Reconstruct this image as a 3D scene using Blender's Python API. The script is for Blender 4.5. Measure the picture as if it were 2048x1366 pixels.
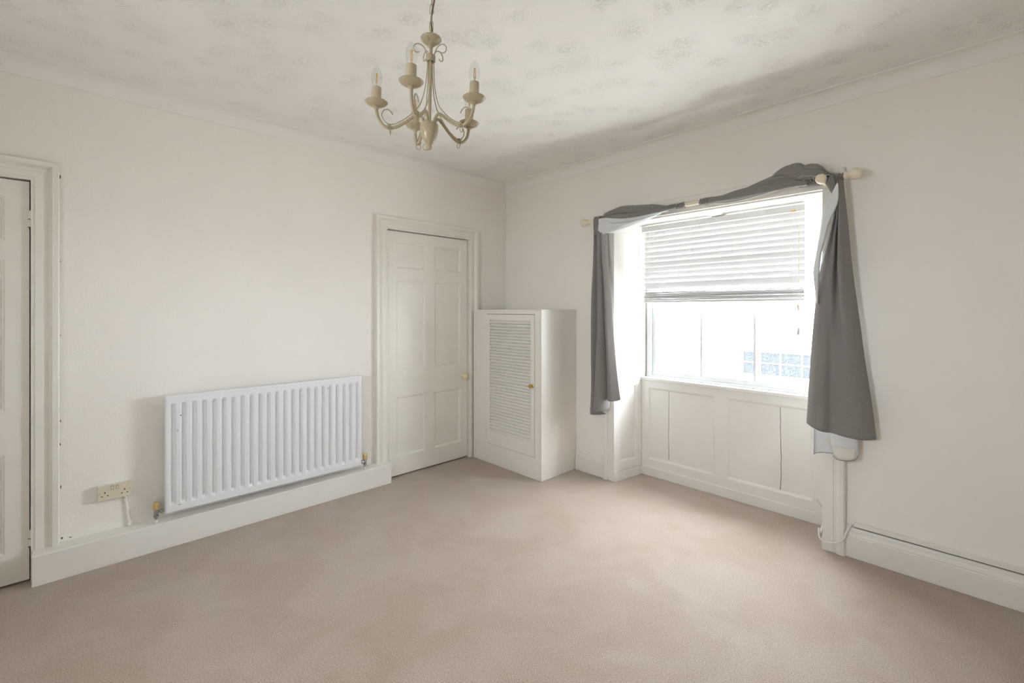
import bpy, bmesh, math, random
from mathutils import Vector, Matrix, noise

random.seed(7)
SC = bpy.context.scene
COL = SC.collection
for o in list(bpy.data.objects):
    bpy.data.objects.remove(o, do_unlink=True)

# ------------------------------------------------------------------ camera
F_PX, HX, HY, EYE = 905.0, 1024.0, 620.0, 1.35
CAM = Vector((3.284, -3.065, EYE))
RIGHT = Vector((0.692, 0.722, 0.0)).normalized()
FWD = Vector((-0.722, 0.692, 0.0)).normalized()
cam_d = bpy.data.cameras.new('camera')
cam_d.sensor_width = 36.0
cam_d.lens = F_PX / 2048.0 * 36.0
cam_d.shift_y = -(683.0 - HY) / 2048.0
cam_d.clip_start = 0.05
cam_d.clip_end = 300
cam = bpy.data.objects.new('camera', cam_d)
COL.objects.link(cam)
cam.matrix_world = Matrix((
    (RIGHT.x, 0, -FWD.x, CAM.x), (RIGHT.y, 0, -FWD.y, CAM.y), (RIGHT.z, 1, -FWD.z, CAM.z), (0, 0, 0, 1)))
SC.camera = cam

# ------------------------------------------------------------------ world, sun, exposure
SKY = 41.5
world = bpy.data.worlds.new('sky')
SC.world = world
world.use_nodes = True
bg = world.node_tree.nodes['Background']
bg.inputs[1].default_value = SKY
_n, _l = world.node_tree.nodes, world.node_tree.links
_tc = _n.new('ShaderNodeTexCoord'); _sp = _n.new('ShaderNodeSeparateXYZ'); _mr = _n.new('ShaderNodeMapRange'); _mx = _n.new('ShaderNodeMix')
_mx.data_type = 'RGBA'
_l.new(_tc.outputs['Generated'], _sp.inputs[0]); _l.new(_sp.outputs['Z'], _mr.inputs[0])
_mr.inputs[1].default_value = -0.20; _mr.inputs[2].default_value = -0.02      # pale ground below the horizon, overcast sky above
_mx.inputs[6].default_value = (0.56, 0.56, 0.55, 1); _mx.inputs[7].default_value = (0.90, 0.94, 1.0, 1)
_l.new(_mr.outputs[0], _mx.inputs[0]); _l.new(_mx.outputs[2], bg.inputs[0])

port_d = bpy.data.lights.new('window_portal', 'AREA')
port_d.shape = 'RECTANGLE'
port_d.size, port_d.size_y = 1.30, 1.28
port_d.cycles.is_portal = True
port = bpy.data.objects.new('window_portal', port_d)
COL.objects.link(port)
port.location = (1.96, 0.515, 1.42)
port.rotation_euler = (math.radians(-90), 0, 0)

port2 = bpy.data.objects.new('window_portal', port_d.copy())  # portal for the added fill window behind the camera
port2.data.size, port2.data.size_y = 0.58, 0.72
COL.objects.link(port2)
port2.location = (2.04, -4.27, 1.49)
port2.rotation_euler = (math.radians(90), 0, 0)

SC.view_settings.view_transform = 'Standard'
SC.view_settings.look = 'None'
SC.view_settings.gamma = 1.0
SC.view_settings.use_curve_mapping = False
SC.view_settings.exposure = 0.0
SC.cycles.max_bounces = 8
SC.cycles.diffuse_bounces = 6
SC.cycles.glossy_bounces = 4
SC.cycles.transparent_max_bounces = 16
SC.cycles.sample_clamp_indirect = 5.0
SC.cycles.caustics_reflective = False
SC.cycles.caustics_refractive = False
SC.cycles.use_denoising = True
SC.cycles.use_light_tree = False
SC.cycles.use_adaptive_sampling = True
SC.cycles.adaptive_threshold = 0.15
SC.cycles.adaptive_min_samples = 28

# ------------------------------------------------------------------ materials
def mat(name, col, rough=0.5, metal=0.0, spec=0.5, var=0.0, vscale=6.0, bump=0.0, bscale=200.0, bdist=0.002,
        sheen=0.0, col2=None, detail=3.0):
    m = bpy.data.materials.new(name)
    m.use_nodes = True
    nt = m.node_tree
    p = nt.nodes['Principled BSDF']
    p.inputs['Base Color'].default_value = (*col, 1)
    p.inputs['Roughness'].default_value = rough
    p.inputs['Metallic'].default_value = metal
    p.inputs['Specular IOR Level'].default_value = spec
    if sheen:
        p.inputs['Sheen Weight'].default_value = sheen
    tc = nt.nodes.new('ShaderNodeTexCoord')
    geo = nt.nodes.new('ShaderNodeNewGeometry')
    if var or col2:
        n = nt.nodes.new('ShaderNodeTexNoise')
        n.inputs['Scale'].default_value = vscale
        n.inputs['Detail'].default_value = detail
        nt.links.new(geo.outputs['Position'], n.inputs['Vector'])
        mx = nt.nodes.new('ShaderNodeMix'); mx.data_type = 'RGBA'
        c2 = col2 or tuple(max(0, c * (1 - var)) for c in col)
        mx.inputs[6].default_value = (*col, 1)
        mx.inputs[7].default_value = (*c2, 1)
        mr = nt.nodes.new('ShaderNodeMapRange')
        mr.inputs[1].default_value = 0.35; mr.inputs[2].default_value = 0.65
        nt.links.new(n.outputs['Fac'], mr.inputs[0])
        nt.links.new(mr.outputs[0], mx.inputs[0])
        nt.links.new(mx.outputs[2], p.inputs['Base Color'])
    if bump:
        b = nt.nodes.new('ShaderNodeBump')
        b.inputs['Strength'].default_value = bump
        b.inputs['Distance'].default_value = bdist
        n2 = nt.nodes.new('ShaderNodeTexNoise')
        n2.inputs['Scale'].default_value = bscale
        n2.inputs['Detail'].default_value = 2.0
        nt.links.new(geo.outputs['Position'], n2.inputs['Vector'])
        nt.links.new(n2.outputs['Fac'], b.inputs['Height'])
        nt.links.new(b.outputs['Normal'], p.inputs['Normal'])
    return m

M = {}
M['wall'] = mat('wall_paint', (0.875, 0.840, 0.790), 0.85, spec=0.2, var=0.02, vscale=2.0, bump=0.25, bscale=120, bdist=0.002)
M['wall_a'] = mat('anaglypta_wall_paint', (0.875, 0.840, 0.790), 0.85, spec=0.2, var=0.02, vscale=2.0, bump=0.55, bscale=95, bdist=0.003)
M['trim'] = mat('gloss_trim_paint', (0.82, 0.793, 0.75), 0.38, var=0.03, vscale=5, bump=0.06, bscale=40)
M['door'] = mat('cream_door_paint', (0.82, 0.789, 0.727), 0.42, var=0.03, vscale=6, bump=0.1, bscale=60)
M['cupboard'] = mat('cupboard_paint', (0.83, 0.798, 0.742), 0.42, var=0.02, vscale=6, bump=0.08, bscale=60)
M['cove'] = mat('cornice_paint', (0.85, 0.83, 0.79), 0.8, spec=0.2)
M['radiator'] = mat('radiator_enamel', (0.80, 0.815, 0.83), 0.3, bump=0.03, bscale=300)
M['slat'] = mat('blind_slat_white', (0.70, 0.70, 0.695), 0.45)
M['sash'] = mat('sash_paint', (0.78, 0.80, 0.82), 0.4, var=0.05, vscale=20)
M['pole'] = mat('cream_pole_paint', (0.80, 0.72, 0.59), 0.45)
M['curtain'] = mat('grey_curtain_cloth', (0.272, 0.252, 0.243), 0.9, spec=0.1, var=0.22, vscale=420, bump=0.4, bscale=700, bdist=0.001, sheen=0.25)
M['lining'] = mat('white_curtain_lining', (0.72, 0.74, 0.75), 0.9, spec=0.1, bump=0.1, bscale=500)
M['hemband'] = mat('cream_hem_band', (0.74, 0.72, 0.66), 0.9, spec=0.1)
M['brass'] = mat('brass', (0.62, 0.40, 0.12), 0.22, metal=1.0)
M['gold_cap'] = mat('gold_plastic_cap', (0.70, 0.52, 0.24), 0.3, metal=0.5)
M['chrome'] = mat('grey_metal', (0.42, 0.43, 0.42), 0.35, metal=0.9)
M['ivory'] = mat('ivory_knob', (0.80, 0.70, 0.48), 0.25)
M['socket'] = mat('cream_plastic', (0.70, 0.62, 0.49), 0.35)
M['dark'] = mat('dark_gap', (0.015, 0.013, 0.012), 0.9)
M['pipe'] = mat('white_pipe', (0.78, 0.76, 0.72), 0.4)
M['cord'] = mat('blind_cord', (0.72, 0.69, 0.62), 0.8)
M['tassel'] = mat('grey_tassel', (0.34, 0.36, 0.33), 0.5)
M['wood_end'] = mat('cord_knob', (0.52, 0.42, 0.28), 0.5)
M['cable'] = mat('white_cable', (0.78, 0.75, 0.70), 0.4)
M['chand'] = mat('speckled_cream_metal', (0.53, 0.465, 0.33), 0.32, col2=(0.37, 0.30, 0.185), vscale=520, detail=4)
M['sleeve'] = mat('candle_sleeve_cream', (0.56, 0.49, 0.35), 0.5, col2=(0.47, 0.40, 0.275), vscale=520, detail=4)
M['flex'] = mat('brown_flex', (0.16, 0.115, 0.06), 0.8)
M['filament'] = mat('led_filament', (0.85, 0.45, 0.09), 0.5)
M['house'] = mat('white_house_render', (0.86, 0.85, 0.83), 0.9, var=0.04, vscale=1.5)
M['gap_shade'] = mat('brown_gap_shade', (0.16, 0.12, 0.08), 0.9)  # brown for the painted gap shade under the trunking
M['pave'] = mat('pale_paving', (0.58, 0.565, 0.54), 0.9, var=0.2, vscale=1.2)
M['roof'] = mat('slate_roof', (0.16, 0.17, 0.19), 0.7)
M['house_glass'] = mat('far_window_glass', (0.022, 0.0245, 0.0265), 0.6, spec=0.0, col2=(0.038, 0.040, 0.041), vscale=30)

def glass_mat(name, tint, edge=0.9, rough=0.0):
    m = bpy.data.materials.new(name); m.use_nodes = True
    nt = m.node_tree
    for n in list(nt.nodes): nt.nodes.remove(n)
    out = nt.nodes.new('ShaderNodeOutputMaterial')
    mix = nt.nodes.new('ShaderNodeMixShader')
    tr = nt.nodes.new('ShaderNodeBsdfTransparent'); tr.inputs[0].default_value = (*tint, 1)
    gl = nt.nodes.new('ShaderNodeBsdfGlossy'); gl.inputs['Roughness'].default_value = rough
    lw = nt.nodes.new('ShaderNodeLayerWeight'); lw.inputs[0].default_value = 0.5
    pw = nt.nodes.new('ShaderNodeMath'); pw.operation = 'POWER'; pw.inputs[1].default_value = 5.0
    ma = nt.nodes.new('ShaderNodeMath'); ma.operation = 'MULTIPLY_ADD'
    ma.inputs[1].default_value = edge; ma.inputs[2].default_value = 0.03
    nt.links.new(lw.outputs['Facing'], pw.inputs[0]); nt.links.new(pw.outputs[0], ma.inputs[0])
    nt.links.new(ma.outputs[0], mix.inputs[0])
    nt.links.new(tr.outputs[0], mix.inputs[1]); nt.links.new(gl.outputs[0], mix.inputs[2])
    nt.links.new(mix.outputs[0], out.inputs[0])
    return m
M['glass'] = glass_mat('window_glass', (0.96, 0.98, 0.98))
M['bulb'] = glass_mat('bulb_glass', (0.955, 0.965, 0.955), 0.35, 0.05)

def carpet_mat():
    m = bpy.data.materials.new('beige_carpet'); m.use_nodes = True
    nt = m.node_tree; N = nt.nodes; L = nt.links
    p = N['Principled BSDF']; p.inputs['Roughness'].default_value = 0.58
    p.inputs['Specular IOR Level'].default_value = 0.28
    p.inputs['Sheen Weight'].default_value = 0.25
    p.inputs['Sheen Roughness'].default_value = 0.4
    geo = N.new('ShaderNodeNewGeometry')
    fine = N.new('ShaderNodeTexNoise'); fine.inputs['Scale'].default_value = 220; fine.inputs['Detail'].default_value = 3
    fine.inputs['Roughness'].default_value = 0.7
    big = N.new('ShaderNodeTexNoise'); big.inputs['Scale'].default_value = 3.2; big.inputs['Detail'].default_value = 4
    big.inputs['Distortion'].default_value = 0.6
    for n in (fine, big): L.new(geo.outputs['Position'], n.inputs['Vector'])
    mr = N.new('ShaderNodeMapRange'); mr.inputs[1].default_value = 0.32; mr.inputs[2].default_value = 0.68
    L.new(fine.outputs['Fac'], mr.inputs[0])
    c1 = N.new('ShaderNodeMix'); c1.data_type = 'RGBA'
    c1.inputs[6].default_value = (0.275, 0.207, 0.157, 1); c1.inputs[7].default_value = (0.570, 0.475, 0.402, 1)
    L.new(mr.outputs[0], c1.inputs[0])
    mr2 = N.new('ShaderNodeMapRange'); mr2.inputs[1].default_value = 0.40; mr2.inputs[2].default_value = 0.62
    L.new(big.outputs['Fac'], mr2.inputs[0])
    mul = N.new('ShaderNodeMix'); mul.data_type = 'RGBA'; mul.blend_type = 'MULTIPLY'
    mul.inputs[0].default_value = 1.0
    tint = N.new('ShaderNodeMix'); tint.data_type = 'RGBA'
    tint.inputs[6].default_value = (0.945, 0.915, 0.885, 1); tint.inputs[7].default_value = (1.03, 1.03, 1.04, 1)
    L.new(mr2.outputs[0], tint.inputs[0])
    L.new(c1.outputs[2], mul.inputs[6]); L.new(tint.outputs[2], mul.inputs[7])
    L.new(mul.outputs[2], p.inputs['Base Color'])
    b = N.new('ShaderNodeBump'); b.inputs['Strength'].default_value = 0.7; b.inputs['Distance'].default_value = 0.004
    L.new(fine.outputs['Fac'], b.inputs['Height']); L.new(b.outputs['Normal'], p.inputs['Normal'])
    return m
M['carpet'] = carpet_mat()

def artex_mat():
    m = bpy.data.materials.new('artex_ceiling'); m.use_nodes = True
    nt = m.node_tree; N = nt.nodes; L = nt.links
    p = N['Principled BSDF']; p.inputs['Base Color'].default_value = (0.88, 0.861, 0.833, 1)
    p.inputs['Roughness'].default_value = 0.7; p.inputs['Specular IOR Level'].default_value = 0.25
    geo = N.new('ShaderNodeNewGeometry')
    nz = N.new('ShaderNodeTexNoise'); nz.inputs['Scale'].default_value = 7; nz.inputs['Detail'].default_value = 2
    L.new(geo.outputs['Position'], nz.inputs['Vector'])
    add = N.new('ShaderNodeVectorMath'); add.operation = 'MULTIPLY_ADD'
    L.new(nz.outputs['Color'], add.inputs[0]); add.inputs[1].default_value = (0.085, 0.085, 0); L.new(geo.outputs['Position'], add.inputs[2])
    v = N.new('ShaderNodeTexVoronoi'); v.voronoi_dimensions = '2D'; v.inputs['Scale'].default_value = 5.2
    v.inputs['Randomness'].default_value = 0.9
    L.new(add.outputs[0], v.inputs['Vector'])
    def math_n(op, a, b=None, c=None):
        n = N.new('ShaderNodeMath'); n.operation = op
        for i, x in enumerate((a, b, c)):
            if x is None: continue
            if isinstance(x, (int, float)): n.inputs[i].default_value = x
            else: L.new(x, n.inputs[i])
        return n.outputs[0]
    def mrange(x, a, b, c, d):
        n = N.new('ShaderNodeMapRange'); L.new(x, n.inputs[0])
        for i, q in enumerate((a, b, c, d)): n.inputs[i + 1].default_value = q
        return n.outputs[0]
    d = v.outputs['Distance']
    rings = math_n('SINE', math_n('MULTIPLY', d, 118.0))
    ringmask = math_n('MULTIPLY', mrange(d, 0.16, 0.26, 0, 1), mrange(d, 0.34, 0.62, 1, 0.12))
    pn = N.new('ShaderNodeTexNoise'); pn.inputs['Scale'].default_value = 4.0; L.new(geo.outputs['Position'], pn.inputs['Vector'])
    ringmask = math_n('MULTIPLY', ringmask, mrange(pn.outputs['Fac'], 0.42, 0.64, 0.08, 1))
    lump = N.new('ShaderNodeTexNoise'); lump.inputs['Scale'].default_value = 62; lump.inputs['Detail'].default_value = 2.5
    lump.inputs['Distortion'].default_value = 0.8
    L.new(geo.outputs['Position'], lump.inputs['Vector'])
    lumps = mrange(lump.outputs['Fac'], 0.48, 0.60, 0, 1)
    lumpmask = mrange(d, 0.12, 0.30, 1, 0)
    h = math_n('ADD', math_n('MULTIPLY', math_n('MULTIPLY', rings, ringmask), 0.20), math_n('MULTIPLY', math_n('MULTIPLY', lumps, lumpmask), 0.95))
    fine = N.new('ShaderNodeTexNoise'); fine.inputs['Scale'].default_value = 160
    L.new(geo.outputs['Position'], fine.inputs['Vector'])
    h = math_n('ADD', h, math_n('MULTIPLY', fine.outputs['Fac'], 0.12))
    b = N.new('ShaderNodeBump'); b.inputs['Strength'].default_value = 0.8; b.inputs['Distance'].default_value = 0.005
    L.new(h, b.inputs['Height']); L.new(b.outputs['Normal'], p.inputs['Normal'])
    return m
M['artex'] = artex_mat()

# ------------------------------------------------------------------ mesh helpers
class MB:
    def __init__(self): self.v = []; self.f = []
    def add(self, vs, fs):
        o = len(self.v); self.v += [Vector(p) for p in vs]; self.f += [tuple(i + o for i in f) for f in fs]; return self
    def box(self, x0, x1, y0, y1, z0, z1, tf=None):
        vs = [Vector((x, y, z)) for z in (z0, z1) for y in (y0, y1) for x in (x0, x1)]
        if tf: vs = [tf(*p) for p in vs]
        return self.add(vs, [(0, 2, 3, 1), (4, 5, 7, 6), (0, 1, 5, 4), (2, 6, 7, 3), (0, 4, 6, 2), (1, 3, 7, 5)])
    def prism(self, loop, e0, e1, tf):
        """loop: list of (a,b); extruded from e0 to e1; tf(a,b,e) -> point."""
        n = len(loop)
        vs = [tf(a, b, e0) for a, b in loop] + [tf(a, b, e1) for a, b in loop]
        fs = [(i, (i + 1) % n, n + (i + 1) % n, n + i) for i in range(n)] + [tuple(range(n))[::-1], tuple(range(n, 2 * n))]
        return self.add(vs, fs)
    def grid(self, rows, close_u=False, close_v=False):
        R_, C_ = len(rows), len(rows[0])
        vs = [p for r in rows for p in r]
        fs = []
        for i in range(R_ - (0 if close_u else 1)):
            for j in range(C_ - (0 if close_v else 1)):
                fs.append((i * C_ + j, i * C_ + (j + 1) % C_, ((i + 1) % R_) * C_ + (j + 1) % C_, ((i + 1) % R_) * C_ + j))
        return self.add(vs, fs)
    def tube(self, pts, r, seg=8, caps=True, closed=False):
        pts = [Vector(p) for p in pts]
        rs = r if isinstance(r, (list, tuple)) else [r] * len(pts)
        n = len(pts)
        t0 = (pts[1] - pts[0]).normalized()
        up = Vector((0, 0, 1)) if abs(t0.z) < 0.9 else Vector((1, 0, 0))
        nrm = t0.cross(up).normalized()
        rows = []
        for i in range(n):
            if closed: t = (pts[(i + 1) % n] - pts[i - 1]).normalized()
            else: t = (pts[min(i + 1, n - 1)] - pts[max(i - 1, 0)]).normalized()
            nrm = (nrm - t * nrm.dot(t))
            if nrm.length < 1e-6: nrm = t.orthogonal()
            nrm.normalize()
            b = t.cross(nrm)
            rows.append([pts[i] + (nrm * math.cos(a) + b * math.sin(a)) * rs[i] for a in [2 * math.pi * k / seg for k in range(seg)]])
        o = len(self.v)
        self.grid(rows, close_u=closed, close_v=True)
        if caps and not closed:
            self.f.append(tuple(o + k for k in range(seg))[::-1])
            self.f.append(tuple(o + (n - 1) * seg + k for k in range(seg)))
        return self
    def lathe(self, prof, seg=24, axis=None, origin=(0, 0, 0)):
        """prof: (r,h) along axis (default z)."""
        A = Vector(axis or (0, 0, 1)).normalized()
        X = A.orthogonal().normalized(); Y = A.cross(X)
        O = Vector(origin)
        rows = [[O + A * h + (X * math.cos(2 * math.pi * k / seg) + Y * math.sin(2 * math.pi * k / seg)) * max(r, 1e-5) for k in range(seg)] for r, h in prof]
        o = len(self.v)
        self.grid(rows, close_v=True)
        self.f.append(tuple(o + k for k in range(seg))[::-1])
        self.f.append(tuple(o + (len(prof) - 1) * seg + k for k in range(seg)))
        return self
    def build(self, name, m, parent=None, smooth=False, bevel=0.0, bseg=2, angle=40, closed=True):
        if not self.v: return None
        lo = Vector((min(p[i] for p in self.v) for i in range(3))); hi = Vector((max(p[i] for p in self.v) for i in range(3)))
        c = (lo + hi) / 2
        if parent is None: c.z = lo.z
        me = bpy.data.meshes.new(name)
        me.from_pydata([tuple(p - c) for p in self.v], [], self.f)
        bm = bmesh.new(); bm.from_mesh(me)
        bmesh.ops.remove_doubles(bm, verts=bm.verts, dist=1e-6)
        bmesh.ops.recalc_face_normals(bm, faces=bm.faces)
        bm.to_mesh(me); bm.free()
        for mm in (m if isinstance(m, (list, tuple)) else [m]): me.materials.append(mm)
        ob = bpy.data.objects.new(name, me)
        COL.objects.link(ob)
        place(ob, c, parent)
        if bevel:
            b = ob.modifiers.new('bevel', 'BEVEL'); b.width = bevel; b.segments = bseg; b.limit_method = 'ANGLE'; b.angle_limit = math.radians(35)
            b.harden_normals = False
        if smooth:
            for pl in me.polygons: pl.use_smooth = True
            try:
                me.set_sharp_from_angle(angle=math.radians(angle))
            except Exception:
                pass
        return ob
WLOC = {}
def place(ob, c, parent):
    WLOC[ob.name] = Vector(c)
    if parent is not None:
        ob.parent = parent
        ob.location = Vector(c) - WLOC[parent.name]
    else:
        ob.location = c
def tag(o, label=None, cat=None, group=None, kind=None):
    if label: o['label'] = label
    if cat: o['category'] = cat
    if group: o['group'] = group
    if kind: o['kind'] = kind
    return o
def thing(name, loc, label=None, cat=None, group=None, kind=None):
    o = bpy.data.objects.new(name, None); COL.objects.link(o)
    o.empty_display_size = 0.05
    o.location = loc; WLOC[o.name] = Vector(loc)
    return tag(o, label, cat, group, kind)
def clone(o, c, parent, rot=None):
    d = o.copy(); COL.objects.link(d); d.parent = None
    place(d, c, parent)
    if rot is not None: d.rotation_euler = rot
    return d
def cr(pts, n=8, closed=False):
    """Catmull-Rom through pts."""
    P = [Vector(p) for p in pts]; out = []
    m = len(P)
    for i in range(m if closed else m - 1):
        if closed: a, b, c, d = P[i - 1], P[i], P[(i + 1) % m], P[(i + 2) % m]
        else: a, b, c, d = P[max(i - 1, 0)], P[i], P[i + 1], P[min(i + 2, m - 1)]
        for k in range(n):
            t = k / n
            out.append(0.5 * ((2 * b) + (c - a) * t + (2 * a - 5 * b + 4 * c - d) * t * t + (3 * b - a - 3 * c + d) * t ** 3))
    if not closed: out.append(P[-1])
    return out
def lerp_tab(tab, x):
    if x <= tab[0][0]: return tab[0][1]
    for (a, u), (b, v) in zip(tab, tab[1:]):
        if x <= b: return u + (v - u) * (x - a) / (b - a)
    return tab[-1][1]
def smooth_tab(tab, x):
    """Catmull-Rom y(x) over table."""
    n = len(tab)
    if x <= tab[0][0]: return tab[0][1]
    if x >= tab[-1][0]: return tab[-1][1]
    for i in range(n - 1):
        if x <= tab[i + 1][0]:
            t = (x - tab[i][0]) / (tab[i + 1][0] - tab[i][0])
            p0 = tab[max(i - 1, 0)][1]; p1 = tab[i][1]; p2 = tab[i + 1][1]; p3 = tab[min(i + 2, n - 1)][1]
            return 0.5 * (2 * p1 + (p2 - p0) * t + (2 * p0 - 5 * p1 + 4 * p2 - p3) * t * t + (3 * p1 - p0 - 3 * p2 + p3) * t ** 3)

class Basis:
    def __init__(self, O, U, V, N):
        self.O, self.U, self.V, self.N = Vector(O), Vector(U).normalized(), Vector(V).normalized(), Vector(N).normalized()
    def __call__(self, u, v, d): return self.O + self.U * u + self.V * v + self.N * d
WA = Basis((0, 0, 0), (0, 1, 0), (0, 0, 1), (1, 0, 0))      # left wall: u = y, v = z, d into room
WB = Basis((0, 0, 0), (1, 0, 0), (0, 0, 1), (0, -1, 0))     # window wall: u = x, v = z, d into room

RINGS = [(0, 0), (0.0025, -0.0025), (0.009, -0.0035), (0.013, -0.009), (0.017, -0.010)]
def panel(B, u0, u1, v0, v1, d, name, m, parent, rings=RINGS):
    mb = MB(); rows = []
    for ins, dep in rings:
        rows.append([B(u0 + ins, v0 + ins, d + dep), B(u1 - ins, v0 + ins, d + dep), B(u1 - ins, v1 - ins, d + dep), B(u0 + ins, v1 - ins, d + dep)])
    n = len(rows)
    mb.grid(rows, close_v=True)
    o = (n - 1) * 4
    mb.f.append((o, o + 1, o + 2, o + 3))
    # closed back so that the panel has thickness
    k = len(mb.v)
    bd = d + rings[-1][1] - 0.006
    mb.v += [B(u0, v0, bd), B(u1, v0, bd), B(u1, v1, bd), B(u0, v1, bd)]
    mb.f += [(k + 3, k + 2, k + 1, k)] + [(i, (i + 1) % 4, k + (i + 1) % 4, k + i) for i in range(4)]
    return mb.build(name, m, parent)
def architrave(B, u0, u1, vb, vt, prof, name, m, parent, vb1=None):
    """U-shaped moulding round an opening; prof: (w outward, t proud)."""
    vb1 = vb if vb1 is None else vb1
    mb = MB()
    pr = [(prof[0][0], 0.0)] + prof + [(prof[-1][0], 0.0)]
    rows = [[B(u0 - w, vb, t) for w, t in pr], [B(u0 - w, vt + w, t) for w, t in pr],
            [B(u1 + w, vt + w, t) for w, t in pr], [B(u1 + w, vb1, t) for w, t in pr]]
    mb.grid(rows, close_v=True)
    n = len(pr)
    mb.f.append(tuple(range(n))); mb.f.append(tuple(3 * n + i for i in range(n))[::-1])
    return mb.build(name, m, parent)

# ------------------------------------------------------------------ room shell
RX, RY, CZ = 4.25, -4.05, 2.58       # right wall x, back wall y, ceiling z
WX0, WX1, WZ = 1.275, 2.652, 2.035   # window recess opening
tag(MB().box(-0.3, RX + 0.2, RY - 0.2, 0.5, -0.12, 0.0).build('floor', M['carpet']), 'beige short pile carpet covering the whole floor', kind='structure')
tag(MB().box(-0.3, RX + 0.2, RY - 0.2, 0.5, CZ, CZ + 0.2).build('ceiling', M['artex']), 'white ceiling with swirled textured plaster', kind='structure')
D1 = (-4.02, -3.235); D2 = (-1.298, -0.478); DH = 1.995
w = MB()
w.box(-0.3, -0.06, RY - 0.2, 0.5, 0, CZ)
for a, b in ((RY - 0.2, D1[0]), (D1[1], D2[0]), (D2[1], 0.0)):
    w.box(-0.06, 0, a, b, 0, CZ)
for a, b in (D1, D2): w.box(-0.06, 0, a, b, DH, CZ)
tag(w.build('wall_left', M['wall_a']), 'off white textured wall behind the radiator and doors', kind='structure')
w = MB()
w.box(0, WX0, 0, 0.5, 0, CZ); w.box(WX1, RX + 0.2, 0, 0.5, 0, CZ); w.box(WX0, WX1, 0, 0.5, WZ, CZ)
w.box(WX0, WX1, 0.325, 0.5, 0, 0.77)
tag(w.build('wall_window', M['wall']), 'off white wall around the window recess', kind='structure')
tag(MB().box(RX, RX + 0.2, RY, 0, 0, CZ).build('wall_right', M['wall']), 'off white wall at the right, out of frame', kind='structure')
BW = (1.74, 2.34, 1.12, 1.86)        # fill window added for its light (x0, x1, z0, z1), in the wall behind the camera
w = MB()
w.box(0, BW[0], RY - 0.2, RY, 0, CZ); w.box(BW[1], RX + 0.2, RY - 0.2, RY, 0, CZ)
w.box(BW[0], BW[1], RY - 0.2, RY, 0, BW[2]); w.box(BW[0], BW[1], RY - 0.2, RY, BW[3], CZ)
tag(w.build('wall_back', M['wall']), 'off white wall behind the camera', kind='structure')
w2 = thing('fill_window', (2.04, RY - 0.1, BW[2]), 'small white sash window added behind the camera for fill light, out of frame', kind='structure')
w = MB(); fy_ = (RY - 0.14, RY - 0.08)
w.box(BW[0], BW[0] + 0.05, *fy_, BW[2], BW[3]); w.box(BW[1] - 0.05, BW[1], *fy_, BW[2], BW[3])
w.box(BW[0] + 0.05, BW[1] - 0.05, *fy_, BW[2], BW[2] + 0.05); w.box(BW[0] + 0.05, BW[1] - 0.05, *fy_, BW[3] - 0.05, BW[3])
w.box(BW[0] + 0.05, BW[1] - 0.05, *fy_, 1.48, 1.52)
w.build('frame', M['sash'], w2)  # frame of the added fill window
for z0_, z1_ in ((BW[2] + 0.05, 1.48), (1.52, BW[3] - 0.05)):
    MB().box(BW[0] + 0.05, BW[1] - 0.05, RY - 0.112, RY - 0.108, z0_, z1_).build('pane', M['glass'], w2)  # panes of the added fill window

# coved cornice
prof = [(0.0, 2.503), (0.005, 2.503), (0.006, 2.509)]
for k in range(9):
    a = math.pi / 2 * k / 8
    prof.append((0.070 - 0.064 * math.cos(a), 2.573 - 0.064 * (1 - math.sin(a)) if False else 2.573 - 0.064 * math.cos(math.asin(min(1, (0.064 * math.sin(a)) / 0.064)))))
prof = [(0.0, 2.503), (0.005, 2.503), (0.006, 2.509)]
for k in range(11):
    a = math.pi / 2 * k / 10                      # concave quarter round, centre out in the room
    prof.append((0.070 - 0.064 * math.cos(a), 2.509 + 0.064 * math.sin(a)))
prof += [(0.077, 2.573), (0.077, CZ)]
mb = MB(); rows = []
for d, z in prof:
    rows.append([(d, RY + d, z), (RX - d, RY + d, z), (RX - d, -d, z), (d, -d, z)])
mb.grid([[Vector(p) for p in r] for r in rows], close_v=True)
tag(mb.build('trim_1', M['cove'], smooth=True, angle=30), 'cream coved cornice where walls meet the ceiling', kind='structure')

# boxed-in deep skirting along the left wall
mb = MB()
mb.prism([(0.0, 0.0), (0.084, 0.0), (0.084, 0.146), (0.081, 0.1495), (0.0, 0.158)], -3.229, -1.301, lambda a, b, e: Vector((a, e, b)))
tag(mb.build('baseboard_left', M['trim'], bevel=0.002), 'deep boxed white skirting below the radiator', kind='structure')
SK = [(0, 0), (0.022, 0), (0.022, 0.112), (0.019, 0.116), (0.020, 0.122), (0.016, 0.136), (0.010, 0.142), (0.011, 0.148), (0.006, 0.160), (0, 0.163)]
def skirt(name, x0, x1, label):
    tag(MB().prism(SK, x0, x1, lambda a, b, e: Vector((e, -a, b))).build(name, M['trim'], bevel=0.001), label, kind='structure')
skirt('baseboard_window', 0.884, 1.165, 'short moulded skirting between the cupboard and window')
skirt('baseboard_right', 2.757, RX, 'moulded skirting right of the window below the trunking')

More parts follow.
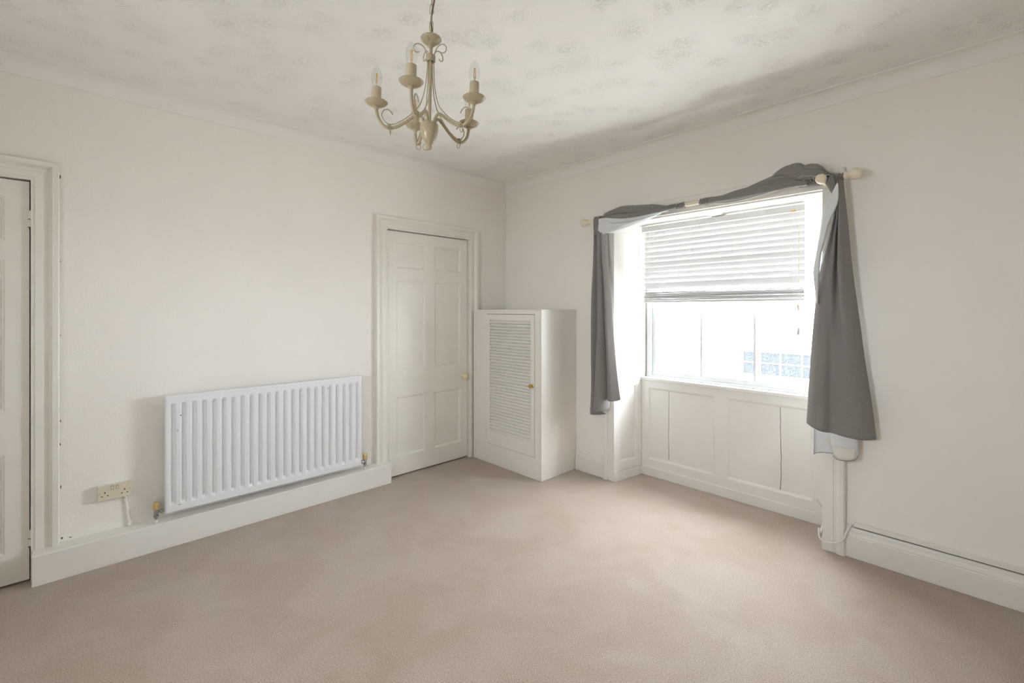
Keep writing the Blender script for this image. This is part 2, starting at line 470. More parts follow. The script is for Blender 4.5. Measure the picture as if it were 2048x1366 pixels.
# ------------------------------------------------------------------ doors
ARCH_D = [(0.0, 0.016), (0.012, 0.016), (0.015, 0.020), (0.042, 0.020), (0.046, 0.016), (0.062, 0.014), (0.070, 0.024), (0.076, 0.034), (0.096, 0.036), (0.100, 0.033)]
ROWS = [(0.160, 0.645), (0.857, 1.592), (1.687, 1.902)]
def door(name, y0, y1, cols, label, knob_y=None, flip=False, vb=0.0):
    t = thing(name, (0, (y0 + y1) / 2, 0), label, kind='structure')
    g = 0.004
    zt = DH - 0.008; zb = 0.012
    ya, yb = y0 + g, y1 - g - 0.002
    fx0, fx1 = -0.042, -0.003
    mb = MB()
    us = [ya, cols[0][0], cols[0][1], cols[1][0], cols[1][1], yb]
    for i in (0, 2, 4): mb.box(fx0, fx1, us[i], us[i + 1], zb, zt)
    vs = [zb, ROWS[0][0], ROWS[0][1], ROWS[1][0], ROWS[1][1], ROWS[2][0], ROWS[2][1], zt]
    for c in cols:
        for j in (0, 2, 4, 6): mb.box(fx0, fx1, c[0], c[1], vs[j], vs[j + 1])
    leaf = mb.build('door_leaf', M['door'], t)
    for c in cols:
        for r in ROWS: panel(WA, c[0], c[1], r[0], r[1], fx1, 'panel', M['door'], leaf)
    architrave(WA, y0, y1, vb, DH, ARCH_D, 'architrave', M['door'], t, 0.0)
    return t, leaf
def hinge(leaf, y, z, m):
    mb = MB()
    mb.lathe([(0.0045, 0), (0.0055, 0.002), (0.0055, 0.040), (0.005, 0.041), (0.0055, 0.042), (0.0055, 0.080), (0.0045, 0.082)], 10, origin=(0.003, y, z))
    mb.box(-0.004, -0.0015, y - 0.020, y, z + 0.003, z + 0.079)
    mb.build('hinge', m, leaf)
t1, l1 = door('door_1', D1[0], D1[1], [(-3.93, -3.675), (-3.58, -3.323)], 'cream six panel door at the left edge of the photo', vb=0.0)
hinge(l1, D1[1] - 0.003, 1.762, M['door']); hinge(l1, D1[1] - 0.003, 0.175, M['door'])
t2, l2 = door('door_2', D2[0], D2[1], [(-1.21, -0.936), (-0.842, -0.564)], 'closed cream six panel door beside the corner cupboard', vb=0.15)
hinge(l2, D2[0] + 0.003, 1.765, M['door']); hinge(l2, D2[0] + 0.003, 0.165, M['door'])
mb = MB().lathe([(0.018, 0.0), (0.018, 0.004), (0.010, 0.006), (0.009, 0.022), (0.016, 0.028), (0.0255, 0.036), (0.0275, 0.044), (0.0255, 0.051), (0.017, 0.056), (0.006, 0.058)], 28, axis=(1, 0, 0), origin=(-0.003, -0.535, 0.748))
tag(mb.build('door_knob', M['ivory'], l2, smooth=True), 'round ivory coloured knob')
mb = MB().box(-0.003, -0.0015, -0.548, -0.522, 0.775, 0.80)

# ------------------------------------------------------------------ corner cupboard with louvred door
CX0, CX1, CY, CH = 0.034, 0.880, -0.440, 1.354
cup = thing('cupboard', (0.45, -0.22, 0), 'white built-in corner cupboard with louvred door and brass knob', 'cupboard')
DU0, DU1, DV0, DV1 = 0.217, 0.808, 0.172, 1.316
mb = MB()
for (a, b, c, d) in ((CX0, DU0, 0, CH - 0.02), (DU1, CX1 - 0.018, 0, CH - 0.02)):
    mb.box(a, b, CY, CY + 0.018, c, d)
mb.box(DU0, DU1, CY, CY + 0.018, 0, DV0); mb.box(DU0, DU1, CY, CY + 0.018, DV1, CH - 0.02)
mb.build('front_frame', M['cupboard'], cup)
MB().box(CX1 - 0.018, CX1, CY, -0.001, 0, CH - 0.02).build('side_panel', M['cupboard'], cup, bevel=0.002)
MB().box(CX0, CX1 + 0.004, CY - 0.004, -0.001, CH - 0.02, CH).build('top_panel', M['cupboard'], cup, bevel=0.003)
MB().box(CX0, CX1 - 0.02, CY + 0.05, CY + 0.056, 0.01, CH - 0.03).build('shade_sheet', M['dark'], cup)  # near-black sheet painted as the shade behind the louvres
g = 0.0035
lv = MB()
SU0, SU1, SV0, SV1 = 0.264, 0.764, 0.288, 1.262
fy0, fy1 = CY - 0.003, CY + 0.019
for (a, b, c, d) in ((DU0 + g, SU0, DV0 + g, DV1 - g), (SU1, DU1 - g, DV0 + g, DV1 - g), (SU0, SU1, DV0 + g, SV0), (SU0, SU1, SV1, DV1 - g)):
    lv.box(a, b, fy0, fy1, c, d)
ldoor = lv.build('louvre_door', M['cupboard'], cup)
NS = 37
pitch = (SV1 - SV0) / NS
sl = None
for k in range(NS):
    z = SV0 + (k + 0.5) * pitch
    if sl is None:
        m_ = MB()
        # tilted slat: outer edge low, inner edge high
        ang = math.radians(50)
        W, T = 0.031, 0.006
        c, s = math.cos(ang), math.sin(ang)
        def tf(a, b, e):   # a along slat (outer-low -> inner-high), b thickness
            return Vector((e, CY + 0.009 + a * c - b * s, z + a * s + b * c))
        m_.prism([(-W / 2, -T / 2), (W / 2, -T / 2), (W / 2, T / 2), (-W / 2, T / 2)], SU0, SU1, tf)
        sl = m_.build('slat', M['cupboard'], ldoor)
        base = WLOC[sl.name].copy(); z0 = z
    else:
        clone(sl, base + Vector((0, 0, z - z0)), ldoor)
mb = MB().lathe([(0.013, 0), (0.013, 0.003), (0.008, 0.006), (0.007, 0.012), (0.012, 0.016), (0.017, 0.022), (0.0175, 0.028), (0.014, 0.033), (0.005, 0.035)], 24, axis=(0, -1, 0), origin=(0.785, fy0, 0.742))
tag(mb.build('knob', M['brass'], ldoor, smooth=True), 'round brass knob')
for z in (1.205, 0.235):
    MB().lathe([(0.004, 0), (0.005, 0.002), (0.005, 0.055), (0.004, 0.057)], 8, origin=(DU0, CY - 0.005, z)).build('hinge', M['cupboard'], ldoor)

# ------------------------------------------------------------------ window
win = thing('window_1', (1.96, 0.3, 0), 'recessed white sash window with panelled shutters and apron', kind='structure')
ARCH_W = [(0.0, 0.030), (0.050, 0.030), (0.053, 0.026), (0.060, 0.026), (0.064, 0.034), (0.080, 0.040), (0.098, 0.038), (0.104, 0.030), (0.105, 0.02)]
architrave(WB, WX0, WX1, 0.0, WZ - 0.003, ARCH_W, 'architrave', M['trim'], win)
YB = 0.30
LX0, LX1 = 1.325, 2.602
# splayed linings
def jamb(x0, x1, sgn):
    O = Vector((x0, -0.028, 0)); E = Vector((x1, 0.40, 0))
    U = (E - O)
    ln = U.length
    U.normalize()
    N = Vector((U.y * sgn, -U.x * sgn, 0))
    B = Basis(O, U, (0, 0, 1), N)
    def frame(name, v0, v1, u0, u1, pu0, pu1, pv0, pv1, d=0.0):
        mb = MB()
        def bx(a, b, c, e):
            vs = [B(u, v, dd) for v in (c, e) for dd in (d - 0.02, d) for u in (a, b)]
            mb.add(vs, [(0, 2, 3, 1), (4, 5, 7, 6), (0, 1, 5, 4), (2, 6, 7, 3), (0, 4, 6, 2), (1, 3, 7, 5)])
        bx(u0, pu0, v0, v1); bx(pu1, u1, v0, v1); bx(pu0, pu1, v0, pv0); bx(pu0, pu1, pv1, v1)
        f = mb.build(name, M['trim'], win)
        panel(B, pu0, pu1, pv0, pv1, d, 'panel', M['trim'], f, rings=[(0, 0), (0.003, -0.004), (0.012, -0.005), (0.016, -0.011), (0.02, -0.012)])
        return f
    frame('shutter', 1.418, WZ - 0.002, 0.004, ln, 0.078, 0.318, 1.487, 1.955)
    frame('shutter', 0.795, 1.415, 0.004, ln, 0.078, 0.318, 0.872, 1.352)
    frame('dado_lining', 0.072, 0.791, 0.004, 0.34, 0.072, 0.272, 0.135, 0.745, -0.002)
    mb = MB()
    vs = [B(u, v, dd) for v in (0.0, 0.07) for dd in (-0.02, 0.004) for u in (0.0, 0.335)]
    mb.add(vs, [(0, 2, 3, 1), (4, 5, 7, 6), (0, 1, 5, 4), (2, 6, 7, 3), (0, 4, 6, 2), (1, 3, 7, 5)])
    mb.build('plinth_strip', M['trim'], win)
jamb(WX0, 1.340, 1)
jamb(WX1, 2.587, -1)
# soffit: panelled
SB = Basis((0, 0, WZ), (1, 0, 0), (0, 1, 0), (0, 0, -1))
mb = MB()
def sbx(a, b, c, e):
    mb.box(a, b, c, e, WZ, WZ + 0.02)
for (a, b, c, e) in ((1.28, 1.35, 0, 0.40), (1.925, 1.995, 0, 0.40), (2.575, 2.648, 0, 0.40), (1.35, 1.925, 0, 0.07), (1.995, 2.575, 0, 0.07), (1.35, 1.925, 0.33, 0.40), (1.995, 2.575, 0.33, 0.40)):
    mb.box(a, b, c, e, WZ - 0.012, WZ + 0.001)
sof = mb.build('soffit', M['trim'], win)
for a, b in ((1.35, 1.925), (1.995, 2.575)):
    panel(SB, a, b, 0.07, 0.33, 0.012, 'panel', M['trim'], sof, rings=[(0, 0), (0.003, -0.003), (0.012, -0.004), (0.018, -0.010), (0.02, -0.011)])
# apron below the sill: rails, stiles and boards with shrinkage cracks
AB = Basis((0, YB, 0), (1, 0, 0), (0, 0, 1), (0, -1, 0))
mb = MB()
P1 = (1.381, 1.919); P2 = (2.000, 2.532)
AZ0, AZ1 = 0.135, 0.720
for (a, b, c, e) in ((LX0, P1[0], 0.07, 0.775), (P1[1], P2[0], 0.07, 0.775), (P2[1], LX1, 0.07, 0.775),
                     (P1[0], P1[1], 0.07, AZ0), (P2[0], P2[1], 0.07, AZ0), (P1[0], P1[1], AZ1, 0.775), (P2[0], P2[1], AZ1, 0.775)):
    mb.box(a, b, YB, YB + 0.025, c, e)
apron = mb.build('apron', M['trim'], win)
MB().box(LX0 - 0.005, LX1 + 0.005, YB - 0.008, YB + 0.02, 0, 0.07).build('plinth_strip', M['trim'], win, bevel=0.002)
def mould_ring(P):
    mb = MB(); rows = []
    for ins, dep in [(0, 0), (0.004, -0.002), (0.010, -0.004), (0.014, -0.011), (0.016, -0.012)]:
        rows.append([AB(P[0] + ins, AZ0 + ins, dep), AB(P[1] - ins, AZ0 + ins, dep), AB(P[1] - ins, AZ1 - ins, dep), AB(P[0] + ins, AZ1 - ins, dep)])
    mb.grid(rows, close_v=True)
    mb.build('panel_moulding', M['trim'], apron)
def board(u0, u1, cr0, cr1, seed):
    """board face between u0..u1, wavy edge where it meets a crack."""
    n = 26; mb = MB(); F_, B_ = [], []
    rnd = random.Random(seed)
    off = [0.0]
    for i in range(n): off.append(max(-0.004, min(0.004, off[-1] + rnd.uniform(-0.0016, 0.0016))))
    l, r = [], []
    for i in range(n + 1):
        v = AZ0 + 0.01 + (AZ1 - AZ0 - 0.02) * i / n
        l.append((u0 + (off[i] + 0.0017 if cr0 else 0), v)); r.append((u1 + (off[i] - 0.0017 if cr1 else 0), v))
    rows = [[AB(l[i][0], l[i][1], -0.012), AB(r[i][0], r[i][1], -0.012), AB(r[i][0], r[i][1], -0.022), AB(l[i][0], l[i][1], -0.022)] for i in range(n + 1)]
    mb.grid(rows, close_v=True)
    mb.f.append((0, 1, 2, 3)); mb.f.append(tuple(4 * n + k for k in (3, 2, 1, 0)))
    mb.build('board', M['trim'], apron)
C1, C2 = 1.556, 2.345
for P, c, s in ((P1, C1, 3), (P2, C2, 5)):
    mould_ring(P)
    board(P[0] + 0.01, c, False, True, s); board(c, P[1] - 0.01, True, False, s)
MB().box(P1[0], P2[1], YB + 0.0225, YB + 0.024, AZ0, AZ1).build('backing', M['dark'], apron)
# sill
mb = MB(); mb.box(LX0 - 0.004, LX1 + 0.004, YB - 0.012, 0.47, 0.775, 0.800)
mb.build('sill', M['trim'], win, bevel=0.005)
# sash frame
FY = 0.362
mb = MB()
for (a, b) in ((1.343, 1.372), (2.572, 2.60)): mb.box(a, b, FY - 0.012, FY + 0.11, 0.80, WZ - 0.012)
mb.box(1.372, 2.572, FY - 0.012, FY + 0.11, 1.995, WZ - 0.012)
mb.box(1.343, 2.60, FY - 0.012, FY + 0.004, 0.80, 0.812)
for (a, b) in ((1.372, 1.384), (2.560, 2.572)): mb.box(a, b, FY - 0.012, FY + 0.002, 0.812, 1.995)
mb.build('frame', M['sash'], win, bevel=0.0015)
def sash(y, z0, z1, br, tr, nm):
    mb = MB()
    mb.box(1.376, 1.418, y, y + 0.04, z0, z1); mb.box(2.530, 2.568, y, y + 0.04, z0, z1)
    mb.box(1.418, 2.530, y, y + 0.04, z0, z0 + br); mb.box(1.418, 2.530, y, y + 0.04, z1 - tr, z1)
    s = mb.build(nm, M['sash'], win, bevel=0.002)
    for a, b in ((1.779, 1.802), (2.156, 2.179)):
        c = (a + b) / 2
        MB().prism([(a + 0.003, 0.0), (b - 0.003, 0.0), (b - 0.004, 0.012), (b, 0.022), (b - 0.006, 0.036), (a + 0.006, 0.036), (a, 0.022), (a + 0.004, 0.012)], z0 + br, z1 - tr,
                   lambda u, d, e: Vector((u, y + 0.002 + d, e))).build('glazing_bar', M['sash'], s)
    for a, b in ((1.418, 1.779), (1.802, 2.156), (2.179, 2.530)):
        MB().box(a - 0.002, b + 0.002, y + 0.0225, y + 0.0255, z0 + br - 0.002, z1 - tr + 0.002).build('pane', M['glass'], s)
sash(FY + 0.004, 0.808, 1.455, 0.040, 0.034, 'lower_sash')
sash(FY + 0.052, 1.421, 1.995, 0.034, 0.045, 'upper_sash')
# closing strip outside between wall and frame
mb = MB()
mb.box(WX0, 1.345, 0.385, 0.5, 0.77, WZ); mb.box(2.598, WX1, 0.385, 0.5, 0.77, WZ)
mb.build('outer_reveal', M['sash'], win)

# small oval wire catch on the sill rail
mb = MB()
ring = [AB(2.475 + 0.030 * math.cos(a), 0.762 + 0.016 * math.sin(a) - 0.010 * math.cos(a), 0.010 + 0.006 * math.sin(a)) for a in [2 * math.pi * k / 24 for k in range(24)]]
mb.tube(ring, 0.0018, 6, closed=True)
mb.tube([AB(2.505, 0.752, 0.0), AB(2.505, 0.752, 0.012)], 0.004, 8)
tag(mb.build('wire_hook', M['cable'], smooth=True), 'small oval white wire hook below the window sill', 'hook')

# ------------------------------------------------------------------ venetian blind
blind = thing('venetian_blind', (1.935, 0.27, 1.40), 'white wooden venetian blind half lowered over the window', 'blind')
BX0, BX1 = 1.368, 2.500
mb = MB(); mb.box(BX0 - 0.006, BX1 + 0.004, 0.232, 0.244, 1.978, 2.020); mb.box(BX0, BX1, 0.244, 0.296, 1.985, 2.020)
mb.box(BX0 - 0.006, BX0, 0.244, 0.270, 1.978, 2.020); mb.box(BX1, BX1 + 0.004, 0.244, 0.270, 1.978, 2.020)
mb.build('head_rail', M['slat'], blind, bevel=0.002)
SW = 0.050
def slat_mesh():
    mb = MB(); n = 8; top, bot = [], []
    for i in range(n + 1):
        a = -SW / 2 + SW * i / n
        cz = 0.0025 * (1 - (2 * a / SW) ** 2)
        top.append((a, cz + 0.0013)); bot.append((a, cz - 0.0013))
    mb.prism(top + bot[::-1], BX0 + 0.004, BX1 - 0.003, lambda a, b, e: Vector((e, 0.27 + a, 1.7 + b)))
    return mb
s0 = slat_mesh().build('slat', M['slat'], blind, smooth=True, angle=50)
sb = WLOC[s0.name].copy()
first = True
tilt = math.radians(-64)    # room edge up
zs = [1.960 - 0.0411 * k for k in range(11)]
specs = [(z - 0.004, tilt + random.uniform(-0.04, 0.04), random.uniform(-0.0015, 0.0015)) for z in zs]
specs += [(1.506, math.radians(-6), 0.001), (1.491, math.radians(-3), -0.002)]
for k in range(11): specs.append((1.4315 + 0.0052 * k, math.radians(random.uniform(-3, 3)), random.uniform(-0.0022, 0.0022)))
for z, tl, ry in specs:
    c = Vector((sb.x, 0.27 + random.uniform(-0.003, 0.003), z))
    rot = (tl, ry, random.uniform(-0.002, 0.002))
    if first:
        place(s0, c, blind); s0.rotation_euler = rot; first = False
    else: clone(s0, c, blind, rot)
mb = MB().box(BX0 + 0.004, BX1 - 0.003, 0.246, 0.294, 1.409, 1.425)
mb.build('bottom_rail', M['slat'], blind, bevel=0.003)
for x in (1.428, 1.468, 1.760, 2.075, 2.432):
    mb = MB()
    for yy in (0.2415, 0.2985):
        pts = []
        for i in range(12):
            z = 1.985 - (1.985 - 1.41) * i / 11
            pts.append((x + (0.003 * math.sin(i * 2.1) if z < 1.5 else 0), yy, z))
        mb.tube(pts, 0.0009, 5)
    # bunched loops of the ladder tape at the stack
    for q in range(5):
        z = 1.425 + 0.012 * q
        mb.tube(cr([(x - 0.016, 0.2405, z), (x, 0.236, z + 0.008), (x + 0.018, 0.2405, z - 0.002), (x, 0.2365, z - 0.006)], 5, True), 0.0009, 5, closed=True)
    mb.build('ladder_cord', M['cord'], blind)
pc = MB()
pc.tube([(2.475, 0.226, 2.0), (2.474, 0.222, 1.8), (2.4745, 0.219, 1.55), (2.474, 0.218, 1.385)], 0.0011, 5)
pc.tube([(2.479, 0.226, 2.0), (2.477, 0.223, 1.8), (2.476, 0.220, 1.55), (2.474, 0.218, 1.385)], 0.0011, 5)
pc.tube(cr([(2.474, 0.218, 1.385), (2.472, 0.218, 1.33), (2.478, 0.216, 1.29), (2.474, 0.217, 1.235)], 5), 0.0011, 5)
pull = pc.build('pull_cord', M['cord'], blind)
MB().lathe([(0.003, 0), (0.008, 0.004), (0.007, 0.018), (0.009, 0.026), (0.006, 0.036), (0.003, 0.04)], 12, axis=(-0.15, 0, 1), origin=(2.476, 0.218, 1.345)).build('cord_knot', M['wood_end'], pull, smooth=True)
MB().lathe([(0.0105, 0), (0.0105, 0.004), (0.0095, 0.016), (0.006, 0.043), (0.004, 0.046)], 14, origin=(2.474, 0.217, 1.192)).build('tassel', M['tassel'], pull, smooth=True)
tc_ = MB().tube(cr([(1.402, 0.240, 1.985), (1.401, 0.236, 1.6), (1.400, 0.234, 1.42), (1.409, 0.233, 1.36)], 5), 0.0009, 5)
tc = tc_.build('tilt_cord', M['cord'], blind)
MB().lathe([(0.0055, 0), (0.0055, 0.003), (0.004, 0.024), (0.003, 0.027)], 12, origin=(1.409, 0.233, 1.328)).build('tassel', M['tassel'], tc, smooth=True)
MB().box(2.425, 2.455, 0.229, 0.2325, 1.976, 1.986).build('cord_lock', M['brass'], blind)

# ------------------------------------------------------------------ curtain pole
PY, PZ = -0.105, 2.062
pole = thing('curtain_pole', (1.93, PY, PZ), 'cream wooden curtain pole with ball finials above the window', 'curtain pole')
PDZ = 0.008          # the pole runs very slightly uphill to the right
def pz(x): return PZ + PDZ * (x - 1.93) / 0.85
MB().tube([(1.075, PY, pz(1.075)), (2.785, PY, pz(2.785))], 0.0145, 18).build('rod', M['pole'], pole, smooth=True, angle=60)
FIN = [(0.0145, 0), (0.020, 0.002), (0.022, 0.008), (0.019, 0.013), (0.014, 0.016), (0.014, 0.020), (0.022, 0.026), (0.029, 0.038), (0.0305, 0.050), (0.028, 0.064), (0.020, 0.075), (0.009, 0.080), (0.002, 0.081)]
MB().lathe(FIN, 28, axis=(-1, 0, 0), origin=(1.092, PY, pz(1.09))).build('finial', M['pole'], pole, smooth=True, angle=60)
MB().lathe(FIN, 28, axis=(1, 0, 0), origin=(2.765, PY, pz(2.77))).build('finial', M['pole'], pole, smooth=True, angle=60)
for x in (1.262, 2.672):
    mb = MB().lathe([(0.030, 0), (0.030, 0.006), (0.017, 0.012), (0.013, 0.030), (0.013, 0.070)] if x < 2 else [(0.030, 0), (0.030, 0.006), (0.017, 0.012), (0.013, 0.030), (0.013, 0.070), (0.020, 0.080), (0.0235, 0.092), (0.0235, 0.112), (0.026, 0.118), (0.0255, 0.134), (0.020, 0.142), (0.008, 0.145)], 24, axis=(0, -1, 0), origin=(x, -0.035, pz(x) - 0.008))
    mb.build('bracket', M['pole'], pole, smooth=True, angle=50)

# ------------------------------------------------------------------ curtains
def offset_grid(rows, d):
    """grid moved by d along its own normals."""
    R_, C_ = len(rows), len(rows[0]); out = []
    for i in range(R_):
        r = []
        for j in range(C_):
            du = rows[min(i + 1, R_ - 1)][j] - rows[max(i - 1, 0)][j]
            dv = rows[i][min(j + 1, C_ - 1)] - rows[i][max(j - 1, 0)]
            n = du.cross(dv)
            n = n.normalized() if n.length > 1e-9 else Vector((0, -1, 0))
            r.append(rows[i][j] + n * d)
        out.append(r)
    return out
def sheet(name, rows, m, parent, th=0.0016):
    mb = MB().grid(rows)
    me = bpy.data.meshes.new(name)
    lo = Vector((min(p[i] for p in mb.v) for i in range(3))); hi = Vector((max(p[i] for p in mb.v) for i in range(3)))
    c = (lo + hi) / 2
    me.from_pydata([tuple(p - c) for p in mb.v], [], mb.f)
    me.materials.append(m)
    for pl in me.polygons: pl.use_smooth = True
    ob = bpy.data.objects.new(name, me); COL.objects.link(ob); place(ob, c, parent)
    s = ob.modifiers.new('thickness', 'SOLIDIFY'); s.thickness = th; s.offset = 0
    return ob
def pleated(cols_top_to_bottom, nrow=28, nsub=6):
    """cols: list of control columns; each a list of (x,y,z) from top to bottom. Returns grid rows (rows run down, columns run across)."""
    cols = [cr(c, 8) for c in cols_top_to_bottom]
    n = len(cols[0]); rows = []
    for i in range(n):
        rows.append(cr([c[i] for c in cols], nsub))
    return rows
def wrinkle(rows, amp, sx=9.0, sz=2.5, seed=0.0):
    for r in rows:
        for p in r:
            p.y += amp * noise.noise(Vector((p.x * sx + seed, seed * 1.7, p.z * sz)))
    return rows
def colz(zs, xs, ys):
    return [(x, y, z) for x, y, z in zip(xs, ys, zs)]

# --- left scarf curtain
cl = thing('curtain', (1.2, -0.09, 0.516), 'grey scarf curtain draped over the left end of the pole', 'curtain', 'pair of grey scarf curtains')
zt = [1.965, 1.75, 1.43, 1.03, 0.75]
def col(xs, ys, zbot, zz=zt):
    z = zz + [zbot]
    return colz(z, xs, ys)
cols = [
    col([1.137, 1.117, 1.088, 1.073, 1.071, 1.060], [-0.095, -0.085, -0.07, -0.055, -0.05, -0.05], 0.516),
    col([1.150, 1.135, 1.112, 1.102, 1.100, 1.095], [-0.115, -0.105, -0.095, -0.085, -0.08, -0.08], 0.508),
    col([1.172, 1.168, 1.160, 1.150, 1.152, 1.160], [-0.100, -0.085, -0.065, -0.050, -0.045, -0.045], 0.512),
    col([1.190, 1.188, 1.190, 1.195, 1.200, 1.210], [-0.085, -0.065, -0.050, -0.045, -0.045, -0.045], 0.530),
    col([1.184, 1.180, 1.178, 1.160, 1.145, 1.130], [-0.110, -0.105, -0.100, -0.095, -0.095, -0.095], 0.556),
    col([1.196, 1.196, 1.200, 1.196, 1.190, 1.186], [-0.132, -0.130, -0.130, -0.132, -0.134, -0.136], 0.556),
    col([1.216, 1.222, 1.228, 1.232, 1.236, 1.236], [-0.122, -0.118, -0.115, -0.115, -0.115, -0.115], 0.560),
    col([1.220, 1.228, 1.240, 1.252, 1.262, 1.256], [-0.095, -0.085, -0.075, -0.070, -0.068, -0.068], 0.590),
    col([1.214, 1.220, 1.230, 1.244, 1.254, 1.250], [-0.105, -0.100, -0.095, -0.092, -0.090, -0.090], 0.652),
    col([1.222, 1.232, 1.250, 1.270, 1.285, 1.292], [-0.125, -0.122, -0.118, -0.116, -0.114, -0.114], 0.648),
    col([1.234, 1.250, 1.276, 1.300, 1.324, 1.335], [-0.112, -0.108, -0.100, -0.096, -0.092, -0.090], 0.652),
    col([1.238, 1.259, 1.287, 1.316, 1.348, 1.360], [-0.095, -0.090, -0.082, -0.076, -0.072, -0.070], 0.664),
]
cols = [[(x, y if y > -0.10 else -0.10 + (y + 0.10) * 1.5, z) for x, y, z in c] for c in cols]
rows = wrinkle(pleated(cols), 0.004, 14, 3, 1.3)
sheet('tail', rows, M['curtain'], cl)
sheet('lining', offset_grid(rows, -0.0035) if offset_grid(rows, 1)[3][3].y < rows[3][3].y else offset_grid(rows, 0.0035), M['lining'], cl)
def loft(top, bot, x0, x1, yc, depth, n=44, m=30, folds=(), amp=0.0, twist=0.0, seed=0.0, closed=True, depth_tab=None, pinch=None):
    """rolled cloth along the pole: closed cross-sections between a top and a bottom outline (x,z tables)."""
    rows = []
    for i in range(n + 1):
        x = x0 + (x1 - x0) * i / n
        zt_, zb_ = smooth_tab(top, x), smooth_tab(bot, x)
        zc, a = (zt_ + zb_) / 2, max((zt_ - zb_) / 2, 0.004)
        dp = depth if depth_tab is None else smooth_tab(depth_tab, x)
        row = []
        for k in range(m):
            ph = 2 * math.pi * k / m
            cz, cy = math.sin(ph), math.cos(ph)
            # flatten toward a droplet shape
            rr = 1.0
            for (nf, am, tw) in folds:
                rr += am * math.sin(nf * ph + tw * (x - x0) + seed)
            rr += amp * noise.noise(Vector((x * 7 + seed, cy * 1.5, cz * 1.5 + seed)))
            vert = min(1.0, rr) if abs(cz) > 0.92 else rr
            row.append(Vector((x, yc - dp * cy * rr, zc + a * cz * vert)))
        rows.append(row)
    return rows
def loft_build(rows, name, m, parent):
    mb = MB().grid(rows, close_v=True)
    k = len(rows[0]); n = len(rows)
    mb.f.append(tuple(range(k))[::-1]); mb.f.append(tuple((n - 1) * k + i for i in range(k)))
    return mb.build(name, m, parent, smooth=True, angle=75)
def roll(name, m, parent, top, bot, yc, depth, folds, amp, seed, n=40, mm=28):
    x0, x1 = top[0][0], top[-1][0]
    dt = [(x0, 0.008), (x0 + 0.18 * (x1 - x0), depth * 0.85), (x0 + 0.5 * (x1 - x0), depth), (x0 + 0.82 * (x1 - x0), depth * 0.8), (x1, 0.008)]
    r = loft(top, bot, x0, x1, yc, depth, n=n, m=mm, folds=folds, amp=amp, seed=seed, depth_tab=dt)
    return loft_build(r, name, m, parent)
roll('swag', M['curtain'], cl, [(1.190, 2.066), (1.206, 2.070), (1.254, 2.100), (1.333, 2.121), (1.41, 2.131), (1.521, 2.118), (1.661, 2.102), (1.717, 2.088), (1.75, 2.078), (1.804, 2.072)],
     [(1.190, 2.058), (1.206, 2.056), (1.254, 2.058), (1.333, 2.056), (1.41, 2.050), (1.521, 2.044), (1.661, 2.044), (1.717, 2.044), (1.75, 2.045), (1.804, 2.046)], -0.112, 0.046, ((3, 0.06, 6.0), (7, 0.035, 14.0)), 0.12, 0.8, 60, 40)
roll('swag_fold', M['curtain'], cl, [(1.233, 2.066), (1.34, 2.071), (1.442, 2.064), (1.527, 2.057), (1.667, 2.057), (1.755, 2.054), (1.835, 2.051)],
     [(1.233, 2.056), (1.34, 2.040), (1.442, 2.024), (1.527, 2.020), (1.667, 2.024), (1.755, 2.030), (1.835, 2.040)], -0.138, 0.030, ((3, 0.08, 9.0), (6, 0.04, -20.0)), 0.18, 2.4, 50, 32)
roll('lining_fold', M['lining'], cl, [(1.212, 2.058), (1.277, 2.058), (1.343, 2.048), (1.445, 2.033), (1.53, 2.026), (1.67, 2.030), (1.78, 2.035)],
     [(1.212, 2.028), (1.277, 2.028), (1.343, 1.998), (1.445, 1.990), (1.53, 1.994), (1.67, 2.016), (1.78, 2.029)], -0.142, 0.026, ((3, 0.10, 12.0), (5, 0.06, -9.0)), 0.20, 5.1, 50, 32)
roll('lining', M['lining'], cl, [(1.196, 2.050), (1.274, 2.040), (1.34, 2.020), (1.442, 2.004), (1.527, 2.004), (1.667, 2.024), (1.72, 2.030)],
     [(1.196, 1.941), (1.254, 1.944), (1.295, 1.938), (1.335, 1.933), (1.404, 1.950), (1.497, 1.967), (1.575, 1.983), (1.667, 2.006), (1.72, 2.020)], -0.132, 0.034, ((4, 0.09, 14.0), (7, 0.05, -22.0)), 0.22, 3.3, 60, 40)
# band of cloth wrapped over the pole where the tail leaves it
path = cr([(-0.082, 2.040), (-0.088, 2.075), (-0.106, 2.087), (-0.128, 2.076), (-0.138, 2.045), (-0.140, 2.000), (-0.138, 1.960), (-0.132, 1.942)], 4)
rows = []
for i, p in enumerate(path):
    t = i / (len(path) - 1)
    row = []
    for k in range(13):
        q = k / 12
        x = (1.150 + 0.016 * t) + (0.064 - 0.026 * t) * q
        row.append(Vector((x, p.x - 0.007 * math.sin(math.pi * q) * (0.3 + t) - 0.004 * math.sin(3 * math.pi * q + 2 * t), p.y - 0.006 * q * t)))
    rows.append(row)
sheet('wrap_band', rows, M['curtain'], cl, 0.003)
def ruche(x0, x1, parent, r0=0.019, amp=0.004, n=None, squash=1.0, lip=0.0):
    n = n or int((x1 - x0) / 0.0022)
    rows = []
    rnd = random.Random(int(x0 * 1000))
    ph = 0
    for i in range(n + 1):
        x = x0 + (x1 - x0) * i / n
        ph += rnd.uniform(0.6, 1.3)
        r = r0 + amp * math.sin(ph) + lip * (1 - i / n)
        rows.append([Vector((x + 0.004 * math.sin(3 * a + ph * 0.2), PY + r * math.cos(a), pz(x) - 0.003 + r * squash * math.sin(a) * (1 + 0.08 * math.sin(2 * a + ph)))) for a in [2 * math.pi * k / 18 for k in range(18)]])
    return loft_build(rows, 'gathered_heading', M['curtain'], parent)
ruche(1.760, 1.888, cl, 0.020)

